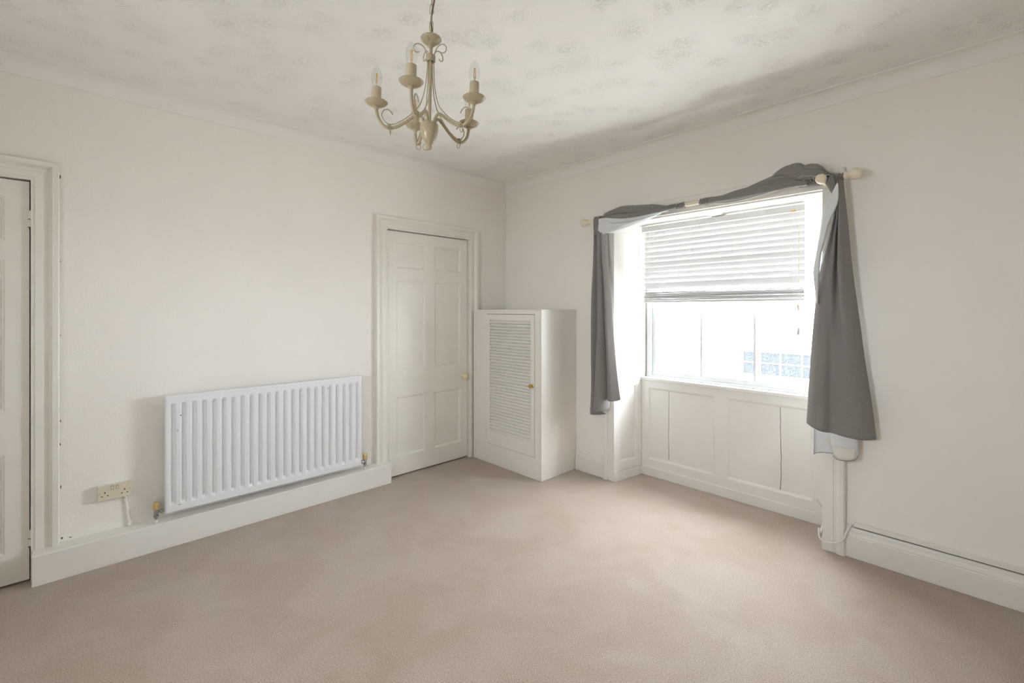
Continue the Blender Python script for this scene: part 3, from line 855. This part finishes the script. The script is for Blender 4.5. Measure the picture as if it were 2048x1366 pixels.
# --- right scarf curtain
cr_ = thing('curtain', (2.74, -0.1, 0.53), 'grey scarf curtain with white lining hanging right of the window', 'curtain', 'pair of grey scarf curtains')
roll('swag', M['curtain'], cr_, [(2.055, 2.076), (2.147, 2.074), (2.224, 2.087), (2.274, 2.092), (2.322, 2.092), (2.393, 2.092), (2.483, 2.102), (2.539, 2.090), (2.600, 2.070)],
     [(2.055, 2.034), (2.147, 2.021), (2.224, 2.018), (2.274, 2.023), (2.322, 2.029), (2.393, 2.035), (2.483, 2.043), (2.539, 2.046), (2.600, 2.046)], -0.135, 0.034, ((3, 0.07, 9.0), (6, 0.05, 17.0)), 0.16, 1.1, 60, 36)
roll('swag_fold', M['curtain'], cr_, [(2.200, 2.084), (2.292, 2.097), (2.368, 2.122), (2.441, 2.141), (2.494, 2.136), (2.546, 2.112), (2.610, 2.075)],
     [(2.200, 2.060), (2.292, 2.064), (2.368, 2.064), (2.441, 2.070), (2.494, 2.072), (2.546, 2.066), (2.610, 2.060)], -0.122, 0.040, ((3, 0.06, -9.0), (5, 0.05, 13.0)), 0.15, 2.9, 50, 36)
roll('swag_fold', M['curtain'], cr_, [(2.410, 2.118), (2.438, 2.137), (2.483, 2.162), (2.526, 2.174), (2.564, 2.178), (2.585, 2.165), (2.603, 2.135), (2.625, 2.100)],
     [(2.410, 2.100), (2.438, 2.112), (2.483, 2.108), (2.526, 2.092), (2.564, 2.078), (2.585, 2.074), (2.603, 2.074), (2.625, 2.078)], -0.133, 0.046, ((3, 0.07, 14.0), (6, 0.05, -25.0)), 0.18, 4.2, 50, 40)
roll('swag_fold', M['curtain'], cr_, [(2.565, 2.150), (2.612, 2.160), (2.656, 2.150), (2.679, 2.128), (2.697, 2.102), (2.715, 2.084)],
     [(2.565, 2.120), (2.612, 2.106), (2.656, 2.098), (2.679, 2.094), (2.697, 2.088), (2.715, 2.078)], -0.140, 0.036, ((3, 0.10, 26.0), (5, 0.08, -30.0)), 0.22, 6.5, 40, 36)
roll('swag_fold', M['curtain'], cr_, [(2.560, 2.092), (2.594, 2.130), (2.614, 2.130), (2.658, 2.117), (2.700, 2.090)],
     [(2.560, 2.084), (2.594, 2.088), (2.614, 2.082), (2.658, 2.082), (2.700, 2.080)], -0.158, 0.026, ((3, 0.12, 34.0), (5, 0.08, -22.0)), 0.24, 8.3, 40, 32)
# thin white lining edge under the swag
mb = MB()
mb.tube(cr([(2.06, -0.125, 2.034), (2.19, -0.132, 2.021), (2.263, -0.136, 2.022), (2.40, -0.142, 2.036), (2.50, -0.142, 2.050), (2.60, -0.130, 2.046)], 6), [0.002] * 2 + [0.0035] * 27 + [0.002] * 2, 8)
mb.build('lining', M['lining'], cr_, smooth=True)
ruche(1.992, 2.075, cr_, 0.021)
ruche(2.560, 2.652, cr_, 0.019, 0.005)
ruche(2.690, 2.762, cr_, 0.019, 0.003)
# lining edge curling over the gathered heading
mb = MB()
mb.tube(cr([(2.560, -0.132, 2.052), (2.60, -0.140, 2.084), (2.650, -0.142, 2.100), (2.700, -0.130, 2.102), (2.73, -0.120, 2.092)], 6), 0.004, 8)
mb.build('lining', M['lining'], cr_, smooth=True)
# main tail
zR = [2.050, 1.885, 1.670, 1.510, 1.300, 1.085, 0.880]
cols = [
    col([2.722, 2.720, 2.672, 2.641, 2.620, 2.604, 2.592, 2.583], [-0.085, -0.085, -0.080, -0.075, -0.070, -0.070, -0.070, -0.070], 0.706, zR),
    col([2.726, 2.726, 2.686, 2.665, 2.650, 2.638, 2.628, 2.622], [-0.125, -0.120, -0.105, -0.098, -0.095, -0.095, -0.095, -0.095], 0.690, zR),
    col([2.732, 2.730, 2.705, 2.690, 2.680, 2.676, 2.670, 2.668], [-0.105, -0.095, -0.095, -0.100, -0.105, -0.108, -0.110, -0.112], 0.680, zR),
    col([2.738, 2.738, 2.722, 2.712, 2.708, 2.708, 2.706, 2.708], [-0.125, -0.125, -0.118, -0.110, -0.100, -0.095, -0.090, -0.088], 0.676, zR),
    col([2.744, 2.742, 2.732, 2.730, 2.735, 2.745, 2.752, 2.760], [-0.100, -0.090, -0.080, -0.080, -0.090, -0.098, -0.104, -0.106], 0.672, zR),
    col([2.748, 2.748, 2.744, 2.748, 2.760, 2.778, 2.795, 2.808], [-0.135, -0.140, -0.138, -0.132, -0.122, -0.116, -0.112, -0.110], 0.669, zR),
    col([2.754, 2.760, 2.768, 2.778, 2.796, 2.816, 2.836, 2.852], [-0.125, -0.125, -0.120, -0.115, -0.108, -0.102, -0.098, -0.096], 0.668, zR),
    col([2.760, 2.774, 2.790, 2.803, 2.826, 2.849, 2.874, 2.896], [-0.095, -0.090, -0.082, -0.076, -0.070, -0.066, -0.062, -0.060], 0.674, zR),
]
rows = wrinkle(pleated(cols), 0.004, 12, 2.5, 3.1)
sheet('tail', rows, M['curtain'], cr_)
sheet('lining', offset_grid(rows, -0.0035) if offset_grid(rows, 1)[3][3].y < rows[3][3].y else offset_grid(rows, 0.0035), M['lining'], cr_)
# turned-back white edge
zW = [2.024, 1.960, 1.905, 1.815, 1.745, 1.650, 1.560, 1.470]
def wcol(xs, ys): return colz(zW + [1.385], xs, ys)
cols = [
    wcol([2.738, 2.704, 2.675, 2.661, 2.650, 2.634, 2.622, 2.630, 2.640], [-0.112, -0.112, -0.108, -0.10, -0.095, -0.09, -0.085, -0.085, -0.085]),
    wcol([2.739, 2.710, 2.684, 2.668, 2.657, 2.640, 2.628, 2.633, 2.641], [-0.142, -0.142, -0.138, -0.132, -0.126, -0.120, -0.114, -0.110, -0.104]),
    wcol([2.741, 2.722, 2.704, 2.680, 2.668, 2.648, 2.638, 2.638, 2.642], [-0.152, -0.146, -0.140, -0.146, -0.140, -0.130, -0.122, -0.114, -0.106]),
    wcol([2.745, 2.746, 2.736, 2.700, 2.684, 2.660, 2.652, 2.647, 2.644], [-0.156, -0.158, -0.156, -0.152, -0.144, -0.134, -0.124, -0.116, -0.108]),
    wcol([2.746, 2.748, 2.739, 2.703, 2.687, 2.664, 2.656, 2.650, 2.646], [-0.140, -0.142, -0.142, -0.140, -0.134, -0.124, -0.114, -0.106, -0.100]),
]
sheet('turned_edge', wrinkle(pleated(cols), 0.003, 16, 6, 5.0), M['lining'], cr_, 0.002)
# cloth under the bracket
rows = []
for i in range(9):
    t = i / 8
    rows.append([Vector((2.684 + 0.045 * t + 0.035 * k / 10 * (1 - 0.6 * t), -0.130 - 0.012 * math.sin(math.pi * k / 10) + 0.004 * math.sin(k * 1.9), 2.045 - 0.100 * t + 0.004 * k)) for k in range(11)])
sheet('tail_neck', rows, M['curtain'], cr_)
# lower back fold, lining outwards
def lowfold(name, cols_, m): return sheet(name, pleated(cols_, nsub=5), m, cr_, 0.002)
zl = [0.95, 0.80, 0.70, 0.62]
c_ = lambda xs, ys, zb: colz(zl + [zb], xs, ys)
lowfold('back_fold', [
    c_([2.628, 2.622, 2.618, 2.617, 2.617], [-0.060, -0.060, -0.062, -0.064, -0.066], 0.533),
    c_([2.634, 2.628, 2.625, 2.624, 2.625], [-0.048, -0.048, -0.050, -0.050, -0.050], 0.540),
    c_([2.660, 2.660, 2.660, 2.662, 2.664], [-0.046, -0.046, -0.046, -0.047, -0.048], 0.553),
    c_([2.690, 2.695, 2.698, 2.702, 2.706], [-0.046, -0.046, -0.046, -0.047, -0.048], 0.556)], M['lining'])
lowfold('back_fold', [
    c_([2.655, 2.668, 2.680, 2.694, 2.712], [-0.058, -0.060, -0.062, -0.066, -0.070], 0.552),
    c_([2.680, 2.692, 2.705, 2.718, 2.730], [-0.074, -0.076, -0.080, -0.084, -0.088], 0.540),
    c_([2.730, 2.745, 2.755, 2.765, 2.770], [-0.078, -0.080, -0.084, -0.088, -0.092], 0.541),
    c_([2.790, 2.800, 2.808, 2.812, 2.806], [-0.066, -0.068, -0.072, -0.076, -0.080], 0.552),
    c_([2.798, 2.808, 2.816, 2.820, 2.818], [-0.052, -0.054, -0.056, -0.058, -0.060], 0.573)], M['lining'])
# cream hem band and dark hem edge on it
lowz = [(2.716, -0.0745, 0.552, 2.700, -0.0705, 0.612)]
rows = []
for i in range(4):
    t = i / 3
    rows.append(cr([(2.697 + 0.0155 * t, -0.0680 - 0.0040 * t, 0.610 - 0.056 * t), (2.722 + 0.009 * t, -0.0875 - 0.0025 * t, 0.608 - 0.066 * t), (2.766 + 0.0045 * t, -0.0915 - 0.0025 * t, 0.610 - 0.067 * t), (2.8125 - 0.006 * t, -0.0790 - 0.0035 * t, 0.616 - 0.062 * t)], 5))
sheet('hem_band', rows, M['hemband'], cr_, 0.0012)
MB().tube(cr([(2.711, -0.071, 0.550), (2.730, -0.0885, 0.539), (2.770, -0.0925, 0.540), (2.806, -0.081, 0.551), (2.819, -0.060, 0.572)], 6), 0.0018, 6).build('hem_edge', M['curtain'], cr_)
MB().tube(cr([(2.617, -0.067, 0.534), (2.625, -0.051, 0.541), (2.664, -0.049, 0.552), (2.706, -0.049, 0.555)], 6), 0.0015, 6).build('hem_edge', M['curtain'], cr_)
tag(MB().box(2.668, 2.692, -0.0505, -0.0495, 0.592, 0.628).build('care_label', M['hemband'], cr_), 'small white care label')

# ------------------------------------------------------------------ radiator
rad = thing('radiator', (0.06, -2.13, 0.19), 'white single panel radiator with vertical grooves on the wall', 'radiator')
RY0, RY1, RZ0, RZ1, RXF = -2.712, -1.549, 0.197, 0.863, 0.092
NG = 23
gp = (RY1 - RY0 - 0.022) / NG
def groove(yl):
    t = ((yl - 0.011) / gp) % 1.0
    if yl < 0.011 or yl > (RY1 - RY0) - 0.011: return 0.0
    # groove floor between .33 and .67, walls .22-.33
    d = abs(t - 0.5)
    if d < 0.13: return 1.0
    if d < 0.27:
        q = 1 - (d - 0.13) / 0.14
        return q * q * (3 - 2 * q)
    return 0.0
ys = [0.0, 0.001, 0.003, 0.006, 0.011]
for g_ in range(NG):
    for q in (0.12, 0.23, 0.27, 0.31, 0.34, 0.37, 0.42, 0.5, 0.58, 0.63, 0.66, 0.69, 0.73, 0.77, 0.88):
        ys.append(0.011 + (g_ + q) * gp)
Wd = RY1 - RY0
ys += [Wd - 0.011, Wd - 0.006, Wd - 0.003, Wd - 0.001, Wd]
Hh = RZ1 - RZ0
zsr = [0, 0.001, 0.003, 0.006, 0.012, 0.030, 0.040, 0.044, 0.048, 0.053, 0.058, 0.064, 0.07] + [0.07 + (Hh - 0.14) * i / 6 for i in range(1, 6)] + [Hh - q for q in (0.07, 0.064, 0.058, 0.053, 0.048, 0.044, 0.040, 0.030, 0.012, 0.006, 0.003, 0.001, 0)]
def endf(z):
    q = min(z, Hh - z)
    q = (q - 0.040) / 0.022
    q = max(0, min(1, q)); return q * q * (3 - 2 * q)
def edge(q):
    q = min(q / 0.006, 1); return math.sqrt(max(0, 1 - (1 - q) ** 2))
rows = []
for z in zsr:
    row = []
    for y in ys:
        e = min(edge(min(y, Wd - y)), edge(min(z, Hh - z)))
        x = RXF - 0.014 * groove(y) * endf(z) - 0.010 * (1 - e)
        if z > Hh - 0.032 and z < Hh - 0.008: x -= 0.001
        row.append(Vector((x, RY0 + y, RZ0 + z)))
    rows.append(row)
mb = MB().grid(rows)
C_ = len(ys); R_ = len(zsr)
k0 = len(mb.v)
bx_ = RXF - 0.028
border = [j for j in range(C_)] + [i * C_ + C_ - 1 for i in range(1, R_)] + [(R_ - 1) * C_ + j for j in range(C_ - 2, -1, -1)] + [i * C_ for i in range(R_ - 2, 0, -1)]
mb.v += [Vector((bx_, mb.v[i].y, mb.v[i].z)) for i in border]
nb = len(border)
mb.f += [(border[i], border[(i + 1) % nb], k0 + (i + 1) % nb, k0 + i) for i in range(nb)]
mb.f.append(tuple(k0 + i for i in range(nb)))
mb.build('panel', M['radiator'], rad, smooth=True, angle=55)
for y in (RY0 + 0.2, RY1 - 0.2):
    MB().box(0.001, bx_ + 0.002, y - 0.02, y + 0.02, RZ0 + 0.06, RZ1 - 0.06).build('wall_bracket', M['radiator'], rad)
def valve(y, sgn):
    vx = 0.058
    mb = MB()
    mb.lathe([(0.0085, 0.0), (0.0085, 0.012), (0.013, 0.013), (0.013, 0.024), (0.009, 0.026), (0.011, 0.034), (0.012, 0.046), (0.011, 0.058), (0.008, 0.060)], 14, origin=(vx, y, 0.170))
    mb.tube([(vx, y, 0.212), (vx, y + sgn * 0.044, 0.212)], 0.0075, 10)
    mb.lathe([(0.011, 0), (0.013, 0.001), (0.013, 0.012), (0.011, 0.013)], 6, axis=(0, sgn, 0), origin=(vx, y + sgn * 0.016, 0.212))
    v = mb.build('valve', M['chrome'], rad, smooth=True, angle=35)
    cp = MB(); n = 20
    prof_ = [(0.0125, 0.0), (0.0165, 0.006), (0.0165, 0.034), (0.015, 0.040)]
    rows = [[Vector((vx + r * (1 + 0.05 * (k % 2)) * math.cos(2 * math.pi * k / n), y + r * (1 + 0.05 * (k % 2)) * math.sin(2 * math.pi * k / n), 0.228 + h)) for k in range(n)] for r, h in prof_]
    cp.grid(rows, close_v=True); cp.f.append(tuple(range(n))[::-1]); cp.f.append(tuple(3 * n + k for k in range(n)))
    cp.build('cap', M['gold_cap'], v)
    MB().tube([(vx, y, 0.148), (vx, y, 0.172)], 0.0088, 12).build('pipe', M['pipe'], v, smooth=True, angle=50)
valve(-2.748, 1)
valve(-1.506, -1)

# ------------------------------------------------------------------ socket and its conduit
SY0, SY1, SZ0, SZ1 = -2.992, -2.853, 0.331, 0.410
sk = thing('wall_socket', (0.0, -2.922, 0.331), 'cream double switched wall socket left of the radiator', 'socket')
MB().box(0.0, 0.027, SY0 + 0.001, SY1 - 0.001, SZ0 + 0.001, SZ1 - 0.001).build('back_box', M['trim'], sk, bevel=0.003)
fp = MB().box(0.027, 0.0345, SY0, SY1, SZ0, SZ1).build('faceplate', M['socket'], sk, bevel=0.003)
yc_ = (SY0 + SY1) / 2
for dy in (-0.0105, 0.0105):
    MB().box(0.0335, 0.0348, yc_ + dy - 0.0062, yc_ + dy + 0.0062, 0.3825, 0.4035).build('switch_surround', M['dark'], fp)
    tfm = lambda a, b, e: Vector((0.0345 + a, e, 0.383 + b))
    MB().prism([(0, 0.0005), (0.0005, 0.0005), (0.0035, 0.018), (0, 0.0195)], yc_ + dy - 0.0053, yc_ + dy + 0.0053, tfm).build('switch', M['socket'], fp)
for s in (-1, 1):
    cy_ = yc_ + s * 0.040
    MB().box(0.0335, 0.0349, cy_ - 0.0022, cy_ + 0.0022, 0.3685, 0.377).build('pin_slot', M['dark'], fp)
    for q in (-1, 1):
        MB().box(0.0335, 0.0349, cy_ + q * 0.0115 - 0.0034, cy_ + q * 0.0115 + 0.0034, 0.3525, 0.3565).build('pin_slot', M['dark'], fp)
    MB().lathe([(0.0034, 0), (0.0034, 0.0008), (0.0015, 0.0014)], 12, axis=(1, 0, 0), origin=(0.0343, yc_ + s * 0.0605, 0.371)).build('screw', M['chrome'], fp)
mb = MB()
pts = cr([(0.004, -2.878, 0.333), (0.005, -2.874, 0.29), (0.005, -2.868, 0.23), (0.006, -2.862, 0.185), (0.006, -2.861, 0.158)], 6)
mb.tube(pts, 0.0075, 8)
mb.lathe([(0.0075, 0), (0.010, 0.001), (0.010, 0.018), (0.0075, 0.019)], 10, origin=(0.006, -2.861, 0.158))
mb.lathe([(0.0075, 0), (0.0095, 0.001), (0.0095, 0.006), (0.0075, 0.007)], 10, origin=(0.005, -2.869, 0.236))
mb.lathe([(0.0075, 0), (0.0095, 0.001), (0.0095, 0.01), (0.0075, 0.011)], 10, origin=(0.005, -2.876, 0.303))
tag(mb.build('cable_conduit', M['wall'], smooth=True), 'thin painted cable conduit running down from the wall socket', 'conduit')

# ------------------------------------------------------------------ trunking and loose cable, lower right of the window
mb = MB().box(2.795, RX - 0.002, -0.019, -0.0005, 0.170, 0.192)
trk = tag(mb.build('cable_trunking', M['trim'], bevel=0.002), 'white plastic cable trunking on top of the skirting', 'trunking')
tag(MB().box(2.795, RX - 0.002, -0.011, -0.0008, 0.1640, 0.1690).build('gap_shade_strip', M['gap_shade'], trk), 'brown strip painted as the shadow gap under the trunking')  # brown strip stands in for the shaded, dirty gap above the skirting
mb = MB()
pts = cr([(2.548, 0.295, 0.155), (2.56, 0.288, 0.142), (2.592, 0.282, 0.108), (2.618, 0.20, 0.098), (2.632, 0.06, 0.092), (2.640, -0.02, 0.085), (2.640, -0.044, 0.100), (2.640, -0.052, 0.120),
          (2.641, -0.060, 0.108), (2.645, -0.064, 0.080), (2.660, -0.062, 0.062), (2.690, -0.054, 0.058), (2.725, -0.050, 0.072), (2.752, -0.050, 0.100), (2.765, -0.040, 0.140), (2.775, -0.026, 0.165), (2.785, -0.012, 0.178), (2.800, -0.009, 0.178)], 6)
mb.tube(pts, 0.0048, 8)
tag(mb.build('cable', M['cable'], smooth=True), 'loose white cable looping round the window architrave foot', 'cable')

# ------------------------------------------------------------------ small wear marks
M['chip'] = mat('bare_chip', (0.10, 0.075, 0.065), 0.9)
M['rust'] = mat('rust_spot', (0.22, 0.10, 0.05), 0.9)
def chip(B, u, v, d, w_, h_, m, parent, name, seed):
    rnd = random.Random(seed)
    n = 9
    lo_ = [(u + 0.5 * w_ * math.cos(2 * math.pi * k / n) * rnd.uniform(0.6, 1.1), v + 0.5 * h_ * math.sin(2 * math.pi * k / n) * rnd.uniform(0.6, 1.1)) for k in range(n)]
    MB().prism(lo_, d - 0.001, d + 0.0006, lambda a, b, e: B(a, b, e)).build(name, m, parent)
wl = bpy.data.objects['wall_left']
for i, (u, v, w_, h_) in enumerate(((-3.132, 2.035, 0.007, 0.035), (-3.131, 1.60, 0.006, 0.010), (-3.131, 1.22, 0.005, 0.012), (-3.131, 0.78, 0.006, 0.028), (-3.132, 0.66, 0.007, 0.022), (-3.130, 0.44, 0.006, 0.030), (-3.126, 0.176, 0.014, 0.018), (-3.095, 0.170, 0.024, 0.007))):
    chip(WA, u, v, 0.0, w_ * 0.7, h_ * 0.7, M['chip'], wl, 'paint_chip', i)
rp = [o for o in rad.children if o.name.startswith('panel')][0]
for i, (u, v, w_, h_) in enumerate(((-2.640, 0.745, 0.006, 0.010), (-2.655, 0.660, 0.004, 0.014), (-2.645, 0.235, 0.012, 0.004), (-1.835, 0.770, 0.005, 0.008), (-1.800, 0.800, 0.004, 0.010))):
    chip(WA, u, v, RXF, w_, h_, M['rust'], rp, 'rust_spot', 20 + i)
for z, q in ((1.80, 1), (0.215, 2)):      # worn cuts in the painted hinges
    MB().box(-0.002, 0.0090, D1[1] - 0.009, D1[1] + 0.002, z - 0.0015, z + 0.0015).build('hinge_gap', M['chip'], l1)
    MB().box(-0.002, 0.0088, D1[1] - 0.009, D1[1] + 0.002, z - 0.042, z - 0.037).build('hinge_gap', M['chip'], l1)
for z in (1.835, 1.800, 1.768, 0.235, 0.205, 0.175):
    chip(WA, D2[0] + 0.003, z, 0.0085, 0.006, 0.010, M['chip'], l2, 'paint_chip', int(z * 1000))

# ------------------------------------------------------------------ chandelier
CS = 1.45
axis_dir = RIGHT * ((867 - HX) / F_PX) + FWD
CPOS = CAM + axis_dir * CS; CPOS.z = CZ
ch = thing('chandelier', CPOS, 'cream speckled five arm chandelier with candle bulbs hanging by a chain', 'chandelier')
ox, oy = CPOS.x, CPOS.y
U0 = 1.946        # top rim of the urn
def cw(r, th, z): return Vector((ox + r * math.cos(th), oy + r * math.sin(th), z))
MB().lathe([(0.055, 0), (0.055, -0.006), (0.045, -0.02), (0.012, -0.026), (0.008, -0.032)], 28, origin=(ox, oy, CZ)).build('ceiling_rose', M['chand'], ch, smooth=True)
zz = CZ - 0.030; i = 0
while zz > 2.236:
    hl = 0.0165
    ring = []
    for k in range(20):
        a = 2 * math.pi * k / 20
        u = 0.0055 * math.cos(a); v = (hl - 0.0055) * (1 if math.sin(a) > 0 else -1) + 0.0055 * math.sin(a) if abs(math.sin(a)) > 1e-6 else 0
        d = math.radians(46 + (90 if i % 2 else 0))
        ring.append(Vector((ox + u * math.cos(d), oy + u * math.sin(d), zz - hl + v)))
    MB().tube(ring, 0.0014, 6, closed=True).build('chain_link', M['chand'], ch, smooth=True)
    zz -= 0.0275; i += 1
pts = []
for k in range(14):
    t = k / 13
    a = 0.5 + t * 7
    pts.append(Vector((ox + RIGHT.x * (0.004 + 0.005 * math.sin(a * 1.7)), oy + RIGHT.y * (0.004 + 0.005 * math.sin(a * 1.7)), CZ - 0.03 - t * (CZ - 0.03 - 2.232))))
MB().tube(cr(pts, 4), 0.0026, 8).build('flex', M['flex'], ch, smooth=True)
MB().lathe([(0.004, 2.240), (0.008, 2.237), (0.006, 2.232), (0.010, 2.230), (0.022, 2.227), (0.0315, 2.221), (0.0335, 2.2175), (0.032, 2.2145), (0.0245, 2.2075), (0.015, 2.2030), (0.012, 2.2020), (0.0115, 2.197), (0.006, 2.195)], 32, origin=(ox, oy, 0)).build('top_cup', M['chand'], ch, smooth=True)
MB().tube([(ox, oy, 2.200), (ox, oy, U0 - 0.004)], 0.0052, 12).build('stem', M['chand'], ch, smooth=True, angle=60)
mb = MB()
for q in range(4):
    mb.tube([cw(0.0125, 2 * math.pi * k / 20, 2.163 - 0.005 * q) for k in range(20)], 0.0028, 6, closed=True)
mb.build('binding', M['chand'], ch, smooth=True)
MB().lathe([(0.004, 1.863), (0.0085, 1.866), (0.0105, 1.872), (0.008, 1.879), (0.0098, 1.881), (0.0145, 1.886), (0.0210, 1.896), (0.0255, 1.909), (0.0280, 1.924), (0.0287, 1.937), (0.0278, 1.945), (0.022, 1.949), (0.006, 1.950)], 32, origin=(ox, oy, 0)).build('urn', M['chand'], ch, smooth=True)
MB().tube([Vector((ox, oy, 1.872)) + RIGHT * (0.0105 * math.cos(a) - 0.0085) + Vector((0, 0, 0.0105 * math.sin(a))) for a in [2 * math.pi * k / 20 for k in range(20)]], 0.0013, 6, closed=True).build('bottom_ring', M['chand'], ch, smooth=True)
A0 = math.atan2(RIGHT.y, RIGHT.x)
for n_ in range(5):
    th = A0 + math.radians(-26 + 72 * n_)
    zr = U0
    armp = [(0.018, -0.004), (0.022, 0.014), (0.034, 0.025), (0.049, 0.019), (0.073, 0.0), (0.100, -0.018), (0.122, -0.024), (0.143, -0.017), (0.159, 0.006), (0.165, 0.036)]
    arm = MB().tube(cr([cw(r, th, zr + z) for r, z in armp], 6), 0.0050, 10).build('arm', M['chand'], ch, smooth=True)
    c = cw(0.165, th, zr)
    MB().lathe([(0.006, 0.032), (0.0095, 0.036), (0.0095, 0.040), (0.012, 0.0405), (0.022, 0.0428), (0.0305, 0.0478), (0.0350, 0.0535), (0.0340, 0.0545), (0.022, 0.0500), (0.010, 0.048), (0.004, 0.048)], 32, origin=c).build('drip_pan', M['chand'], arm, smooth=True)
    MB().lathe([(0.0145, 0.048), (0.0145, 0.099), (0.012, 0.0995), (0.003, 0.0995)], 24, origin=c).build('candle_sleeve', M['sleeve'], arm, smooth=True, angle=50)
    MB().lathe([(0.0095, 0.100), (0.0120, 0.104), (0.0150, 0.113), (0.0170, 0.123), (0.0172, 0.131), (0.0155, 0.142), (0.0115, 0.153), (0.0065, 0.161), (0.0025, 0.165)], 24, origin=c).build('bulb', M['bulb'], arm, smooth=True, angle=80)
    fl = MB()
    for q in (-1, 1):
        e = Vector((math.cos(th + 1.2), math.sin(th + 1.2), 0)) * 0.0035 * q
        fl.tube([c + e + Vector((0, 0, 0.112)), c + e * 0.45 + Vector((0, 0, 0.144))], 0.0011, 6)
    fl.build('filament', M['filament'], arm)
    MB().lathe([(0.0035, 0.0998), (0.003, 0.108), (0.0015, 0.116)], 8, origin=c).build('filament_mount', M['pipe'], arm, smooth=True)
    # long wire from the collar down to the arm, ending in a scroll
    side = Vector((-math.sin(th), math.cos(th), 0))
    wp = [(0.0085, 0.222), (0.010, 0.17), (0.016, 0.11), (0.030, 0.060), (0.052, 0.030), (0.078, 0.006), (0.105, -0.010), (0.124, -0.014), (0.138, -0.006), (0.147, 0.012), (0.142, 0.028), (0.130, 0.032), (0.120, 0.026), (0.114, 0.017)]
    MB().tube(cr([cw(r, th, zr + z) + side * 0.004 for r, z in wp], 6), 0.0017, 6).build('scroll_wire', M['chand'], arm, smooth=True)
    b_ = MB()
    for q in range(3):
        cc = cw(0.119 + 0.004 * q, th, zr - 0.0215)
        rad_v = Vector((math.cos(th), math.sin(th), 0))
        b_.tube([cc + side * 0.0078 * math.cos(a) + Vector((0, 0, 0.0078 * math.sin(a) + 0.001)) + rad_v * (0.002 * math.sin(a + q)) for a in [2 * math.pi * k / 14 for k in range(14)]], 0.0017, 6, closed=True)
    b_.tube([cw(0.121, th, zr - 0.036) + side * 0.008 * math.cos(a) + Vector((0, 0, 0.0085 * math.sin(a))) for a in [2 * math.pi * k / 16 for k in range(16)]], 0.0014, 6, closed=True)
    b_.build('arm_binding', M['chand'], arm, smooth=True)
    # upper scroll above the collar
    up = [(0.011, 0.208), (0.013, 0.222), (0.021, 0.240), (0.034, 0.249), (0.047, 0.247), (0.054, 0.237), (0.052, 0.225), (0.044, 0.221), (0.036, 0.224)]
    MB().tube(cr([cw(r, th + 0.15, zr + z) for r, z in up], 6), 0.0017, 6).build('top_scroll', M['chand'], ch, smooth=True)
ch.rotation_mode = 'QUATERNION'
from mathutils import Quaternion
ch.rotation_quaternion = Quaternion(FWD, math.radians(1.2))

# ------------------------------------------------------------------ outside
tag(MB().box(-7, 5, 8.5, 18, -3.4, -3.2).build('pavement_outside', M['pave']), 'pale paved ground outside the window', kind='structure')
HY0 = 12.0
hs = thing('house', (0, HY0, -3.2), 'white rendered flat roofed house seen through the right window pane', 'house')
mb = MB()
HX0, HX1, HZ = -4.6, 2.6, 2.0
wx0, wx1, wz0, wz1 = -2.05, 0.75, -0.72, 0.95
mb.box(HX0, wx0, HY0, HY0 + 5, -3.2, HZ); mb.box(wx1, HX1, HY0, HY0 + 5, -3.2, HZ); mb.box(wx0, wx1, HY0, HY0 + 5, -3.2, wz0); mb.box(wx0, wx1, HY0, HY0 + 5, wz1, HZ)
mb.box(wx0, wx1, HY0 + 0.35, HY0 + 5, wz0, wz1)
mb.build('wall', M['house'], hs)
MB().box(HX0 - 0.1, HX1 + 0.1, HY0 - 0.1, HY0 + 5.1, HZ, HZ + 0.12).build('flat_roof', M['house'], hs)
yw = HY0 + 0.08
mb = MB()
mb.box(wx0, wx1, yw, yw + 0.07, wz0, wz0 + 0.09); mb.box(wx0, wx1, yw, yw + 0.07, wz1 - 0.08, wz1)
mb.box(wx0, wx0 + 0.08, yw, yw + 0.07, wz0 + 0.09, wz1 - 0.08); mb.box(wx1 - 0.08, wx1, yw, yw + 0.07, wz0 + 0.09, wz1 - 0.08)
wf = mb.build('window', M['house'], hs)
for i in range(1, 5):
    x = wx0 + (wx1 - wx0) * i / 5
    MB().box(x - 0.025, x + 0.025, yw, yw + 0.06, wz0 + 0.09, wz1 - 0.08).build('glazing_bar', M['house'], wf)
for z in (-0.275, 0.07, 0.5):
    MB().box(wx0 + 0.08, wx1 - 0.08, yw + 0.005, yw + 0.055, z - 0.018, z + 0.018).build('glazing_bar', M['house'], wf)
MB().box(wx0 + 0.08, wx1 - 0.08, yw + 0.062, yw + 0.067, 0.06, wz1 - 0.08).build('roller_blind', M['house'], wf)
MB().box(wx0 + 0.08, wx1 - 0.08, yw + 0.030, yw + 0.036, wz0 + 0.09, 0.06).build('pane', M['house_glass'], wf)
